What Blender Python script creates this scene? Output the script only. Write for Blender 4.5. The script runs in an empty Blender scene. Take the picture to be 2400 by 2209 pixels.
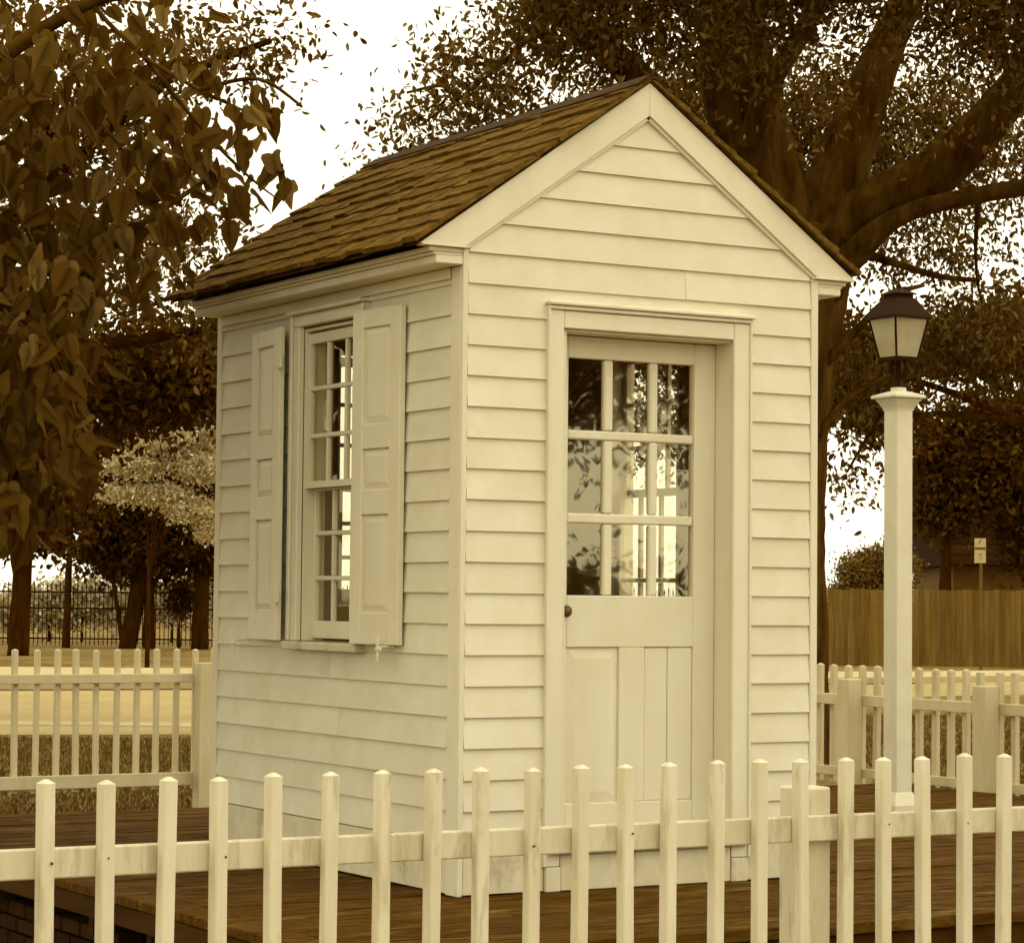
import bpy, bmesh, math, random
import numpy as np
from mathutils import Vector, Matrix

rnd = random.Random(11)
rng = np.random.default_rng(7)
scene = bpy.context.scene
COL = scene.collection

# ------------------------------------------------------------------ camera, sky, sun, exposure
YAW, PITCH, ROLL = 0.529231, 0.049106, 0.009748
CAM = Vector((-4.8419, -8.6538, 1.1459))
cam_d = bpy.data.cameras.new('camera')
cam_d.sensor_fit = 'HORIZONTAL'
cam_d.sensor_width = 36.0
cam_d.lens = 36.0 * 6027.8 / 2400.0
cam_d.clip_start = 0.1
cam_d.clip_end = 5000.0
cam_o = bpy.data.objects.new('camera', cam_d)
COL.objects.link(cam_o)
fwd = Vector((math.sin(YAW) * math.cos(PITCH), math.cos(YAW) * math.cos(PITCH), math.sin(PITCH)))
rgt0 = Vector((math.cos(YAW), -math.sin(YAW), 0.0))
up0 = rgt0.cross(fwd)
rgt = rgt0 * math.cos(ROLL) + up0 * math.sin(ROLL)
upv = -rgt0 * math.sin(ROLL) + up0 * math.cos(ROLL)
M3 = Matrix((rgt, upv, -fwd)).transposed()
cam_o.matrix_world = Matrix.Translation(CAM) @ M3.to_4x4()
scene.camera = cam_o

SUN_AZ = math.radians(128.0)      # compass bearing the light comes from, clockwise from +Y
SUN_EL = math.radians(52.0)
world = bpy.data.worlds.new('World')
scene.world = world
world.use_nodes = True
wn, wl = world.node_tree.nodes, world.node_tree.links
wn.clear()
w_out = wn.new('ShaderNodeOutputWorld')
w_bg = wn.new('ShaderNodeBackground')
w_sky = wn.new('ShaderNodeTexSky')
w_sky.sky_type = 'NISHITA'
w_sky.sun_disc = False
w_sky.sun_elevation = SUN_EL
w_sky.sun_rotation = SUN_AZ
w_sky.dust_density = 4.0
w_sky.air_density = 1.0
w_bw = wn.new('ShaderNodeRGBToBW')
w_tint = wn.new('ShaderNodeMix')
w_tint.data_type = 'RGBA'
w_tint.blend_type = 'MULTIPLY'
w_tint.inputs[0].default_value = 1.0
w_tint.inputs[7].default_value = (1.0, 0.94, 0.70, 1)
wl.new(w_sky.outputs[0], w_bw.inputs[0])
w_flat = wn.new('ShaderNodeMix')          # overcast: the cloud layer evens the clear-sky gradient out
w_flat.data_type = 'FLOAT'
w_flat.inputs[0].default_value = 0.8
w_flat.inputs[3].default_value = 11.0
wl.new(w_bw.outputs[0], w_flat.inputs[2])
wl.new(w_flat.outputs[0], w_tint.inputs[6])
wl.new(w_tint.outputs[2], w_bg.inputs[0])
w_bg.inputs[1].default_value = 0.15
wl.new(w_bg.outputs[0], w_out.inputs[0])

sun_d = bpy.data.lights.new('sun', 'SUN')
sun_d.energy = 0.5
sun_d.angle = math.radians(38.0)
sun_d.color = (1.0, 0.97, 1.0)
sun_o = bpy.data.objects.new('sun', sun_d)
COL.objects.link(sun_o)
sun_dir = Vector((math.sin(SUN_AZ) * math.cos(SUN_EL), math.cos(SUN_AZ) * math.cos(SUN_EL), math.sin(SUN_EL)))
sun_o.rotation_euler = sun_dir.to_track_quat('Z', 'Y').to_euler()
sun_o.location = (0, 0, 30)

scene.view_settings.view_transform = 'Standard'
scene.view_settings.look = 'None'
scene.view_settings.exposure = 0.09
scene.view_settings.gamma = 1.0
scene.view_settings.use_curve_mapping = False
scene.cycles.max_bounces = 4
scene.cycles.diffuse_bounces = 2
scene.cycles.glossy_bounces = 3
scene.cycles.transmission_bounces = 2
scene.cycles.transparent_max_bounces = 10
scene.cycles.use_adaptive_sampling = True
scene.cycles.adaptive_threshold = 0.04
scene.cycles.adaptive_min_samples = 12
scene.cycles.use_denoising = True

# ------------------------------------------------------------------ materials
def sep(v):
    """brown-toned colour of lightness v (the whole place is toned sepia)"""
    return (v, v * min(1.0, 1.0 * v ** 0.34), v * min(1.0, 0.95 * v ** 1.3), 1.0)

def newmat(name):
    m = bpy.data.materials.new(name)
    m.use_nodes = True
    nt = m.node_tree
    nt.nodes.clear()
    out = nt.nodes.new('ShaderNodeOutputMaterial')
    return m, nt, out

def ramp(nt, fac, stops):
    r = nt.nodes.new('ShaderNodeValToRGB')
    el = r.color_ramp.elements
    while len(el) < len(stops):
        el.new(0.5)
    for e, (p, c) in zip(el, stops):
        e.position = p
        e.color = c
    nt.links.new(fac, r.inputs[0])
    return r.outputs[0]

def noise(nt, vec, scale, detail=4.0, rough=0.55, dist=0.0):
    n = nt.nodes.new('ShaderNodeTexNoise')
    n.inputs['Scale'].default_value = scale
    n.inputs['Detail'].default_value = detail
    n.inputs['Roughness'].default_value = rough
    n.inputs['Distortion'].default_value = dist
    if vec is not None:
        nt.links.new(vec, n.inputs['Vector'])
    return n.outputs[0]

def coords(nt, stretch=(1, 1, 1), jitter=True):
    tc = nt.nodes.new('ShaderNodeTexCoord')
    mp = nt.nodes.new('ShaderNodeMapping')
    mp.inputs['Scale'].default_value = stretch
    nt.links.new(tc.outputs['Object'], mp.inputs[0])
    oi = nt.nodes.new('ShaderNodeObjectInfo')
    if jitter:
        mul = nt.nodes.new('ShaderNodeMath'); mul.operation = 'MULTIPLY'
        mul.inputs[1].default_value = 37.0
        nt.links.new(oi.outputs['Random'], mul.inputs[0])
        nt.links.new(mul.outputs[0], mp.inputs['Location'])
    return mp.outputs[0], oi.outputs['Random']

def mixc(nt, fac, a, b, mode='MIX'):
    m = nt.nodes.new('ShaderNodeMix')
    m.data_type = 'RGBA'
    m.blend_type = mode
    for s, v in ((0, fac), (6, a), (7, b)):
        if hasattr(v, 'is_output'):
            nt.links.new(v, m.inputs[s])
        else:
            m.inputs[s].default_value = v
    return m.outputs[2]

def surface(name, v, dv=0.12, scale=6.0, stretch=(1, 1, 1), rough=0.6, bump=0.2, bscale=40.0,
            rand=0.10, dirt=0.0, dirt_v=0.12, dirt_scale=2.2, spec=0.3, bdist=0.004):
    """painted or raw surface: two tones of one colour, per-piece variation, soft dirt, fine relief"""
    m, nt, out = newmat(name)
    b = nt.nodes.new('ShaderNodeBsdfPrincipled')
    vec, rn = coords(nt, stretch)
    n1 = noise(nt, vec, scale, 3.0, 0.6)
    col = ramp(nt, n1, [(0.30, sep(v * (1 - dv))), (0.70, sep(min(0.86, v * (1 + dv))))])
    rr = nt.nodes.new('ShaderNodeMapRange')
    rr.inputs['To Min'].default_value = 1 - rand
    rr.inputs['To Max'].default_value = 1.0
    nt.links.new(rn, rr.inputs[0])
    comb = nt.nodes.new('ShaderNodeCombineColor')
    for i in range(3):
        nt.links.new(rr.outputs[0], comb.inputs[i])
    col = mixc(nt, 1.0, col, comb.outputs[0], 'MULTIPLY')
    if dirt > 0:
        n2 = noise(nt, vec, dirt_scale, 5.0, 0.72, 0.4)
        msk = ramp(nt, n2, [(0.55, (0, 0, 0, 1)), (0.78, (dirt, dirt, dirt, 1))])
        col = mixc(nt, msk, col, sep(dirt_v))
    nt.links.new(col, b.inputs['Base Color'])
    b.inputs['Roughness'].default_value = rough
    b.inputs['Specular IOR Level'].default_value = spec
    b.inputs['Specular Tint'].default_value = (1.0, 0.82, 0.45, 1)
    if bump > 0:
        n3 = noise(nt, vec, bscale, 2.0, 0.6)
        bp = nt.nodes.new('ShaderNodeBump')
        bp.inputs['Strength'].default_value = bump
        bp.inputs['Distance'].default_value = bdist
        nt.links.new(n3, bp.inputs['Height'])
        nt.links.new(bp.outputs[0], b.inputs['Normal'])
    nt.links.new(b.outputs[0], out.inputs[0])
    return m

def leafmat(name, v, trans=0.35, rand=0.35):
    m, nt, out = newmat(name)
    geo = nt.nodes.new('ShaderNodeNewGeometry')
    oi = nt.nodes.new('ShaderNodeObjectInfo')
    ad = nt.nodes.new('ShaderNodeMath'); ad.operation = 'ADD'
    nt.links.new(geo.outputs['Random Per Island'], ad.inputs[0]); nt.links.new(oi.outputs['Random'], ad.inputs[1])
    frc = nt.nodes.new('ShaderNodeMath'); frc.operation = 'FRACT'
    nt.links.new(ad.outputs[0], frc.inputs[0])
    col = ramp(nt, frc.outputs[0], [(0.0, sep(v * (1 - rand))), (0.75, sep(v)), (1.0, sep(v * (1 + 1.2 * rand)))])
    d = nt.nodes.new('ShaderNodeBsdfDiffuse')
    nt.links.new(col, d.inputs[0])
    t = nt.nodes.new('ShaderNodeBsdfTranslucent')
    nt.links.new(col, t.inputs[0])
    mx = nt.nodes.new('ShaderNodeMixShader')
    mx.inputs[0].default_value = trans
    nt.links.new(d.outputs[0], mx.inputs[1])
    nt.links.new(t.outputs[0], mx.inputs[2])
    nt.links.new(mx.outputs[0], out.inputs[0])
    return m

def glassmat(name, refl=0.16, wav=0.5, wscale=7.0, tint=0.9):
    m, nt, out = newmat(name)
    vec, rn = coords(nt, (1, 1, 1))
    n1 = noise(nt, vec, wscale, 2.0, 0.5, 0.8)
    bp = nt.nodes.new('ShaderNodeBump')
    bp.inputs['Strength'].default_value = wav
    bp.inputs['Distance'].default_value = 0.01
    nt.links.new(n1, bp.inputs['Height'])
    g = nt.nodes.new('ShaderNodeBsdfGlossy')
    g.inputs['Roughness'].default_value = 0.02
    g.inputs['Color'].default_value = (1, 0.88, 0.60, 1)
    nt.links.new(bp.outputs[0], g.inputs['Normal'])
    t = nt.nodes.new('ShaderNodeBsdfTransparent')
    t.inputs[0].default_value = (tint, tint * 0.97, tint * 0.86, 1)
    lw = nt.nodes.new('ShaderNodeLayerWeight')          # Schlick term, same from both sides of the sheet
    lw.inputs[0].default_value = 0.5
    fr = nt.nodes.new('ShaderNodeMath'); fr.operation = 'POWER'
    fr.inputs[1].default_value = 5.0
    nt.links.new(lw.outputs['Facing'], fr.inputs[0])
    ad = nt.nodes.new('ShaderNodeMath'); ad.operation = 'ADD'
    ad.inputs[1].default_value = refl
    nt.links.new(fr.outputs[0], ad.inputs[0])
    mx = nt.nodes.new('ShaderNodeMixShader')
    nt.links.new(ad.outputs[0], mx.inputs[0])
    nt.links.new(t.outputs[0], mx.inputs[1])
    nt.links.new(g.outputs[0], mx.inputs[2])
    nt.links.new(mx.outputs[0], out.inputs[0])
    return m

MT = {
    'paint': surface('white_paint', 0.78, 0.05, 5.0, (1, 1, 1), 0.5, 0.15, 60.0, 0.06, 0.16, 0.40, 2.3),
    'trim': surface('trim_paint', 0.78, 0.04, 5.0, (1, 1, 0.4), 0.45, 0.10, 60.0, 0.04, 0.05, 0.35, 2.0),
    'worn': surface('worn_paint', 0.72, 0.08, 9.0, (1, 1, 0.6), 0.55, 0.25, 50.0, 0.10, 0.8, 0.13, 4.0),
    'fence': surface('fence_paint', 0.74, 0.06, 14.0, (1, 1, 0.2), 0.55, 0.2, 70.0, 0.08, 0.85, 0.22, 8.0),
    'farfence': surface('far_fence_paint', 0.62, 0.06, 10.0, (1, 1, 0.3), 0.6, 0.1, 50.0, 0.10, 0.25, 0.25, 4.0),
    'shingle': surface('weathered_shingle', 0.15, 0.4, 30.0, (1, 0.25, 1), 0.9, 0.9, 90.0, 0.22, 0.6, 0.06, 5.0, 0.02),
    'ridge': surface('ridge_board', 0.05, 0.3, 12.0, (1, 0.2, 1), 0.8, 0.5, 60.0, 0.2, 0.3, 0.04, 5.0, 0.1),
    'deck': surface('weathered_deck', 0.085, 0.45, 26.0, (0.22, 1, 1), 0.8, 1.0, 50.0, 0.22, 0.75, 0.30, 11.0, 0.03),
    'beam': surface('deck_beam', 0.06, 0.3, 10.0, (1, 0.15, 1), 0.8, 0.6, 60.0, 0.2, 0.4, 0.05, 4.0, 0.1),
    'brick': surface('old_brick', 0.035, 0.3, 9.0, (1, 1, 1), 0.85, 0.6, 60.0, 0.4, 0.3, 0.05, 6.0, 0.1),
    'interior': surface('interior_boards', 0.30, 0.15, 5.0, (1, 1, 0.2), 0.7, 0.2, 40.0, 0.1),
    'iron': surface('dark_iron', 0.028, 0.2, 20.0, (1, 1, 1), 0.6, 0.3, 60.0, 0.1, 0.0, 0.1, 2.0, 0.06),
    'brass': surface('aged_brass', 0.10, 0.3, 30.0, (1, 1, 1), 0.3, 0.2, 60.0, 0.1, 0.0, 0.1, 2.0, 0.6),
    'bark': surface('bark', 0.085, 0.6, 7.0, (1, 1, 0.22), 0.9, 1.0, 9.0, 0.1, 0.5, 0.02, 5.0, 0.02, 0.05),
    'barkdark': surface('dark_bark', 0.045, 0.4, 9.0, (1, 1, 0.25), 0.95, 0.8, 14.0, 0.1, 0.3, 0.03, 5.0, 0.02),
    'board': surface('fence_board', 0.20, 0.25, 5.0, (1, 1, 0.12), 0.85, 0.5, 20.0, 0.28, 0.4, 0.14, 3.0, 0.05),
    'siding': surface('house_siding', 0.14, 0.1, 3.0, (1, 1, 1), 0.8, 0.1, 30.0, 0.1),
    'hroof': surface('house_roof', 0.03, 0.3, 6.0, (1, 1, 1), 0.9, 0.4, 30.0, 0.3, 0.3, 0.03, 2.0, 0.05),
    'sign': surface('sign_face', 0.52, 0.06, 8.0, (1, 1, 1), 0.6, 0.0),
    'mark': surface('sign_marks', 0.13, 0.1, 8.0, (1, 1, 1), 0.6, 0.0),
    'road': surface('pale_road', 0.42, 0.08, 0.6, (1, 1, 1), 0.85, 0.2, 8.0, 0.0, 0.3, 0.36, 0.3),
    'kerb': surface('kerb_concrete', 0.52, 0.08, 1.6, (1, 1, 1), 0.8, 0.2, 8.0, 0.0, 0.3, 0.3, 0.8),
    'glass': glassmat('old_window_glass', 0.09, 0.06, 5.0),
    'doorglass': glassmat('old_door_glass', 0.27, 0.05, 4.0, 0.97),
    'thinglass': glassmat('far_window_glass', 0.04, 0.02, 5.0, 0.97),
}
m, nt, out = newmat('frosted_lantern_glass')
_b = nt.nodes.new('ShaderNodeBsdfPrincipled')
_v, _r = coords(nt)
nt.links.new(ramp(nt, noise(nt, _v, 9.0, 5.0), [(0.3, sep(0.55)), (0.7, sep(0.75))]), _b.inputs['Base Color'])
_b.inputs['Roughness'].default_value = 0.22
_t = nt.nodes.new('ShaderNodeBsdfTranslucent')
_t.inputs[0].default_value = sep(0.8)
_m = nt.nodes.new('ShaderNodeMixShader')
_m.inputs[0].default_value = 0.45
nt.links.new(_b.outputs[0], _m.inputs[1]); nt.links.new(_t.outputs[0], _m.inputs[2])
nt.links.new(_m.outputs[0], out.inputs[0])
MT['frost'] = m

m, nt, out = newmat('lawn')
_b = nt.nodes.new('ShaderNodeBsdfPrincipled')
_v, _r = coords(nt, jitter=False)
_n1 = noise(nt, _v, 0.35, 6.0, 0.65)
_n2 = noise(nt, _v, 9.0, 6.0, 0.75)
_c1 = ramp(nt, _n1, [(0.35, sep(0.20)), (0.65, sep(0.36))])
_c2 = ramp(nt, _n2, [(0.3, (0.45, 0.45, 0.45, 1)), (0.7, (1.25, 1.25, 1.25, 1))])
nt.links.new(mixc(nt, 1.0, _c1, _c2, 'MULTIPLY'), _b.inputs['Base Color'])
_b.inputs['Roughness'].default_value = 0.95
_b.inputs['Specular IOR Level'].default_value = 0.05
_bp = nt.nodes.new('ShaderNodeBump'); _bp.inputs['Strength'].default_value = 0.8; _bp.inputs['Distance'].default_value = 0.05
nt.links.new(_n2, _bp.inputs['Height']); nt.links.new(_bp.outputs[0], _b.inputs['Normal'])
nt.links.new(_b.outputs[0], out.inputs[0])
MT['lawn'] = m

MT['leaf_big'] = leafmat('broad_leaf', 0.155, 0.48, 0.5)
MT['leaf_fine'] = leafmat('fine_leaf', 0.18, 0.45, 0.6)
MT['leaf_dark'] = leafmat('dark_leaf', 0.095, 0.38, 0.5)
MT['leaf_sunlit_tone'] = leafmat('sunlit_tone_leaf', 0.56, 0.30, 0.4)  # sunlight on the distant foliage is put into this paler leaf colour
MT['leaf_shrub'] = leafmat('shrub_leaf', 0.22, 0.30, 0.4)
MT['grass'] = leafmat('grass_blade', 0.26, 0.35, 0.7)

# ------------------------------------------------------------------ object helpers
def tag(o, label=None, category=None, group=None, kind=None):
    if label: o['label'] = label
    if category: o['category'] = category
    if group: o['group'] = group
    if kind: o['kind'] = kind
    return o

def empty(name, loc=(0, 0, 0), label=None, category=None, group=None):
    o = bpy.data.objects.new(name, None)
    o.location = loc
    o.empty_display_size = 0.2
    COL.objects.link(o)
    return tag(o, label, category, group)

class MB:
    def __init__(s):
        s.v, s.f = [], []
    def quad(s, *p):
        n = len(s.v); s.v += [tuple(a) for a in p]; s.f.append(tuple(range(n, n + len(p)))); return s
    def hexa(s, p):
        """8 points: bottom 0-3, top 4-7"""
        n = len(s.v); s.v += [tuple(a) for a in p]
        for f in ((3, 2, 1, 0), (4, 5, 6, 7), (0, 1, 5, 4), (1, 2, 6, 5), (2, 3, 7, 6), (3, 0, 4, 7)):
            s.f.append(tuple(n + i for i in f))
        return s
    def box(s, x0, x1, y0, y1, z0, z1, c=0.0, m=None):
        if x0 > x1: x0, x1 = x1, x0
        if y0 > y1: y0, y1 = y1, y0
        if z0 > z1: z0, z1 = z1, z0
        if c <= 0 or min(x1 - x0, y1 - y0, z1 - z0) < 2.2 * c:
            P = [(x0, y0, z0), (x1, y0, z0), (x1, y1, z0), (x0, y1, z0), (x0, y0, z1), (x1, y0, z1), (x1, y1, z1), (x0, y1, z1)]
            if m: P = [m(*p) for p in P]
            return s.hexa(P)
        lo, hi = (x0, y0, z0), (x1, y1, z1)
        idx = {}
        n = len(s.v)
        pts = []
        for sx in (0, 1):
            for sy in (0, 1):
                for sz in (0, 1):
                    S = (sx, sy, sz)
                    for ax in range(3):
                        p = []
                        for k in range(3):
                            base = (hi if S[k] else lo)[k]
                            if k != ax:
                                base += -c if S[k] else c
                            p.append(base)
                        idx[(S, ax)] = n + len(pts)
                        pts.append(m(*p) if m else tuple(p))
        s.v += pts
        for ax in range(3):
            a, b = [k for k in range(3) if k != ax]
            for sd in (0, 1):
                q = []
                for (i, j) in ((0, 0), (1, 0), (1, 1), (0, 1)):
                    S = [0, 0, 0]; S[ax] = sd; S[a] = i; S[b] = j
                    q.append(idx[(tuple(S), ax)])
                s.f.append(tuple(q))
            for i in (0, 1):
                for j in (0, 1):
                    S0 = [0, 0, 0]; S0[a] = i; S0[b] = j
                    S1 = list(S0); S1[ax] = 1
                    S0, S1 = tuple(S0), tuple(S1)
                    s.f.append((idx[(S0, a)], idx[(S0, b)], idx[(S1, b)], idx[(S1, a)]))
        for sx in (0, 1):
            for sy in (0, 1):
                for sz in (0, 1):
                    S = (sx, sy, sz)
                    s.f.append((idx[(S, 0)], idx[(S, 1)], idx[(S, 2)]))
        return s
    def tube(s, pts, radii, seg=10, cap=True):
        pts = [Vector(p) for p in pts]
        n0 = len(s.v)
        up = Vector((0.31, 0.17, 0.93)).normalized()
        for i, p in enumerate(pts):
            t = (pts[min(i + 1, len(pts) - 1)] - pts[max(i - 1, 0)]).normalized()
            a = t.cross(up)
            if a.length < 1e-4: a = t.cross(Vector((1, 0, 0)))
            a.normalize(); b = t.cross(a)
            for k in range(seg):
                w = 2 * math.pi * k / seg
                s.v.append(tuple(p + (a * math.cos(w) + b * math.sin(w)) * radii[i]))
        for i in range(len(pts) - 1):
            for k in range(seg):
                k2 = (k + 1) % seg
                s.f.append((n0 + i * seg + k, n0 + i * seg + k2, n0 + (i + 1) * seg + k2, n0 + (i + 1) * seg + k))
        if cap:
            s.f.append(tuple(n0 + k for k in range(seg))[::-1])
            s.f.append(tuple(n0 + (len(pts) - 1) * seg + k for k in range(seg)))
        return s
    def mesh(s, name, mat, smooth=False):
        me = bpy.data.meshes.new(name)
        me.from_pydata(s.v, [], s.f)
        bm = bmesh.new(); bm.from_mesh(me)
        bmesh.ops.recalc_face_normals(bm, faces=bm.faces)
        bm.to_mesh(me); bm.free()
        me.materials.append(MT[mat])
        if smooth:
            for p in me.polygons: p.use_smooth = True
        return me
    def build(s, name, mat, parent=None, smooth=False):
        return put(name, s.mesh(name, mat, smooth), parent)

def put(name, me, parent=None, loc=None, rot=None):
    o = bpy.data.objects.new(name, me)
    COL.objects.link(o)
    if parent is not None:
        o.parent = parent
    if loc is not None: o.location = loc
    if rot is not None: o.rotation_euler = rot
    return o

def arrmesh(name, V, F, mat, smooth=False):
    """V (n,3) float, F (m,k) int"""
    me = bpy.data.meshes.new(name)
    n, m_, k = len(V), len(F), F.shape[1]
    me.vertices.add(n); me.vertices.foreach_set('co', np.ascontiguousarray(V, dtype=np.float32).ravel())
    me.loops.add(m_ * k); me.loops.foreach_set('vertex_index', np.ascontiguousarray(F, dtype=np.int32).ravel())
    me.polygons.add(m_)
    me.polygons.foreach_set('loop_start', np.arange(0, m_ * k, k, dtype=np.int32))
    me.polygons.foreach_set('loop_total', np.full(m_, k, dtype=np.int32))
    me.update(calc_edges=True)
    me.validate()
    me.materials.append(MT[mat])
    if smooth: me.polygons.foreach_set('use_smooth', np.ones(m_, dtype=bool))
    return me

# ground frame: metres sideways (l), metres away (d) along the lane that runs past the shed, height z
FH = np.array([math.sin(YAW), math.cos(YAW)]); RH = np.array([math.cos(YAW), -math.sin(YAW)])
def G(l, d, z=0.0):
    return (-4.8419 + FH[0] * d + RH[0] * l, -8.6538 + FH[1] * d + RH[1] * l, z)
GZ = -0.45          # level of the lawn; the deck top is z = 0

# ------------------------------------------------------------------ ground, road
def sheet(name, pts, z, mat, thick=None):
    mb = MB()
    if thick:
        n = len(pts)
        mb.v += [(x, y, z - thick) for x, y in pts] + [(x, y, z) for x, y in pts]
        mb.f.append(tuple(range(n, 2 * n)))
        for i in range(n):
            j = (i + 1) % n
            mb.f.append((i, j, n + j, n + i))
    else:
        mb.quad(*[(x, y, z) for x, y in pts])
    return tag(mb.build(name, mat), kind='structure')

sheet('ground', [(-1500, -1500), (1500, -1500), (1500, 1500), (-1500, 1500)], GZ, 'lawn')
def gl(*q): return [G(l, d)[:2] for l, d in q]
sheet('road', gl((-60, 27.5), (-8, 28.6), (-3, 29.6), (2, 34.0), (7, 43.5), (40, 66.0), (40, 74.0), (8.0, 50.5), (0, 45.8), (-8, 42.5), (-60, 30.5 + 8)), GZ + 0.006, 'road')
sheet('pavement', gl((-60, 38.6), (-8, 42.7), (0, 46.0), (8.0, 50.8), (40, 74.3), (40, 77.0), (8, 54.5), (0, 53.0), (-8, 52.0), (-60, 46.0)), GZ + 0.12, 'kerb', 0.13)
sheet('kerb_shade_strip', gl((-60, 38.1), (-8, 42.15), (0, 45.45), (8.0, 50.2), (8.0, 50.75), (0, 45.95), (-8, 42.65), (-60, 38.55)), GZ + 0.010, 'beam')  # dark strip that paints the kerb's shadow along the road edge
sheet('footpath', gl((-40, 30.2), (-8, 31.2), (-4, 31.2), (-2.5, 30.6), (-2.4, 31.2), (-4, 32.1), (-8, 32.1), (-40, 31.2)), GZ + 0.011, 'kerb')

# ------------------------------------------------------------------ deck
deck = empty('deck', (0, 0, 0), 'low dark weathered timber deck under the white shed and lamp post', 'deck')
X0, X1, Y0, Y1 = -1.14, 5.56, -1.27, 4.28
edge_w = 0.14
y = Y0; i = 0
while y < Y1 - 0.02:
    w = 0.138
    y2 = min(y + w, Y1)
    dz = rnd.uniform(-0.004, 0.003)
    xs = [X0 + edge_w + 0.004, X0 + rnd.uniform(2.2, 4.6), X1] if i % 3 else [X0 + edge_w + 0.004, X1]
    for a, b in zip(xs, xs[1:]):
        MB().box(a + 0.002, b - 0.002, y + 0.004, y2 - 0.004, -0.036 + dz, dz, 0.004).build('deck_board', 'deck', deck)
    y = y2 + 0.002; i += 1
MB().box(X0, X0 + edge_w, Y0, Y1, -0.036, 0.001, 0.004).build('edge_board', 'deck', deck)
MB().box(X0 - 0.002, X1, Y0 - 0.022, Y0 - 0.002, 0.004 - 0.045, 0.004, 0.004).build('nosing_board', 'deck', deck)
MB().box(X0 + 0.012, X0 + 0.055, Y0 + 0.03, Y1 - 0.03, -0.12, -0.038, 0.004).build('side_beam', 'beam', deck)
MB().box(X0 + 0.06, X1, Y0 - 0.004, Y0 + 0.036, -0.29, -0.046, 0.004).build('front_beam', 'beam', deck)
MB().box(X0 + 0.06, X1, Y1 - 0.05, Y1 - 0.01, -0.29, -0.04, 0.004).build('rear_beam', 'beam', deck)
MB().box(X1 - 0.05, X1 - 0.01, Y0 + 0.05, Y1 - 0.06, -0.29, -0.04, 0.004).build('side_beam', 'beam', deck)
for jy in np.arange(Y0 + 0.5, Y1 - 0.3, 0.6):
    MB().box(X0 + 0.06, X1 - 0.06, jy, jy + 0.045, -0.2, -0.042).build('joist', 'beam', deck)
pier = MB().box(X0 + 0.14, X0 + 0.34, 1.0, 2.6, GZ - 0.05, -0.2).build('pier', 'brick', deck)
bz = GZ; row = 0
while bz < -0.22:
    by = 0.97 - (0.11 if row % 2 else 0)
    while by < 2.6:
        MB().box(X0 + 0.105, X0 + 0.205, by + 0.006, by + 0.206, bz + 0.006, bz + 0.062, 0.004).build('brick', 'brick', pier)
        by += 0.216
    bz += 0.068; row += 1
for px_, py_ in ((0.6, Y0 + 0.1), (3.2, Y0 + 0.1), (5.3, Y0 + 0.1), (-0.9, Y0 + 0.1), (-0.9, 4.0), (2.0, 4.0), (5.3, 4.0), (2.5, 1.5)):
    MB().box(px_, px_ + 0.1, py_, py_ + 0.1, GZ - 0.05, -0.2).build('deck_post', 'beam', deck)

# ------------------------------------------------------------------ shed
W, D = 1.678, 2.306
PITCHT = 0.690
EAVE_Z, PEAK_Z = 2.505, 3.228
CX = 0.831
shed = empty('shed', (0, 0, 0), 'small white clapboard shed with steep shingled roof standing on the dark deck', 'shed')

def mf(u, n, z): return (u, -n, z)            # front wall
def ml(u, n, z): return (-n, u, z)            # window wall on the near side
def mr(u, n, z): return (W + n, u, z)
def mb_(u, n, z): return (u, D + n, z)
WALLT = 0.09

def backing(name, mapf, u0, u1, ztop, holes):
    """wall core with rectangular openings; holes: (u0,u1,z0,z1)"""
    q = MB()
    us = u0
    for (a, b, c, d) in holes:
        q.box(us, a, -WALLT, -0.004, 0.02, ztop, 0, mapf)
        if c > 0.03: q.box(a, b, -WALLT, -0.004, 0.02, c, 0, mapf)
        q.box(a, b, -WALLT, -0.004, d, ztop, 0, mapf)
        us = b
    q.box(us, u1, -WALLT, -0.004, 0.02, ztop, 0, mapf)
    return q.build(name, 'interior', shed)

DOOR = (0.452, 1.266, 0.18, 2.205)
WIN = (0.862, 1.414, 0.955, 2.30)
BWIN = (0.56, 1.14, 1.10, 2.30)
front = backing('front_wall', mf, 0.012, W - 0.012, 2.50, [DOOR])
left = backing('window_wall', ml, 0.012, D - 0.012, 2.47, [WIN])
right = backing('far_side_wall', mr, 0.012, D - 0.012, 2.47, [WIN])
back = backing('rear_wall', mb_, 0.012, W - 0.012, 2.50, [BWIN])
for yy, pa in ((0.004, front), (D - 0.03, back)):     # gable triangles
    q = MB()
    a = [(0.0, 2.49), (W, 2.49), (CX, 2.49 + PITCHT * CX + 0.03)]
    q.v += [(x, yy, z) for x, z in a] + [(x, yy + 0.026, z) for x, z in a]
    q.f += [(0, 1, 2), (5, 4, 3), (0, 3, 4, 1), (1, 4, 5, 2), (2, 5, 3, 0)]
    q.build('gable_panel', 'interior', pa)
MB().box(0.02, W - 0.02, 0.02, D - 0.02, -0.03, 0.15).build('floor_frame', 'beam', shed)
MB().box(0.09, W - 0.09, 0.09, D - 0.09, 0.155, 0.175).build('floor', 'interior', shed)
MB().box(0.09, W - 0.09, 0.09, D - 0.09, 2.455, 2.465).build('ceiling', 'interior', shed)

EXP = 0.12
ZK = 2.2446
def clap(mapf, parent, ub0, ub1, ut0, ut1, z0, z1, tb=0.0150, tt=0.0030):
    j = rnd.uniform(-0.0012, 0.0012)
    P = [mapf(ub0, -0.002, z0 + j), mapf(ub1, -0.002, z0 + j), mapf(ub1, tb + j, z0 + j), mapf(ub0, tb + j, z0 + j),
         mapf(ut0, -0.002, z1), mapf(ut1, -0.002, z1), mapf(ut1, tt, z1), mapf(ut0, tt, z1)]
    q = MB().hexa(P)
    return q.build('clapboard', 'paint', parent)

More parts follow.
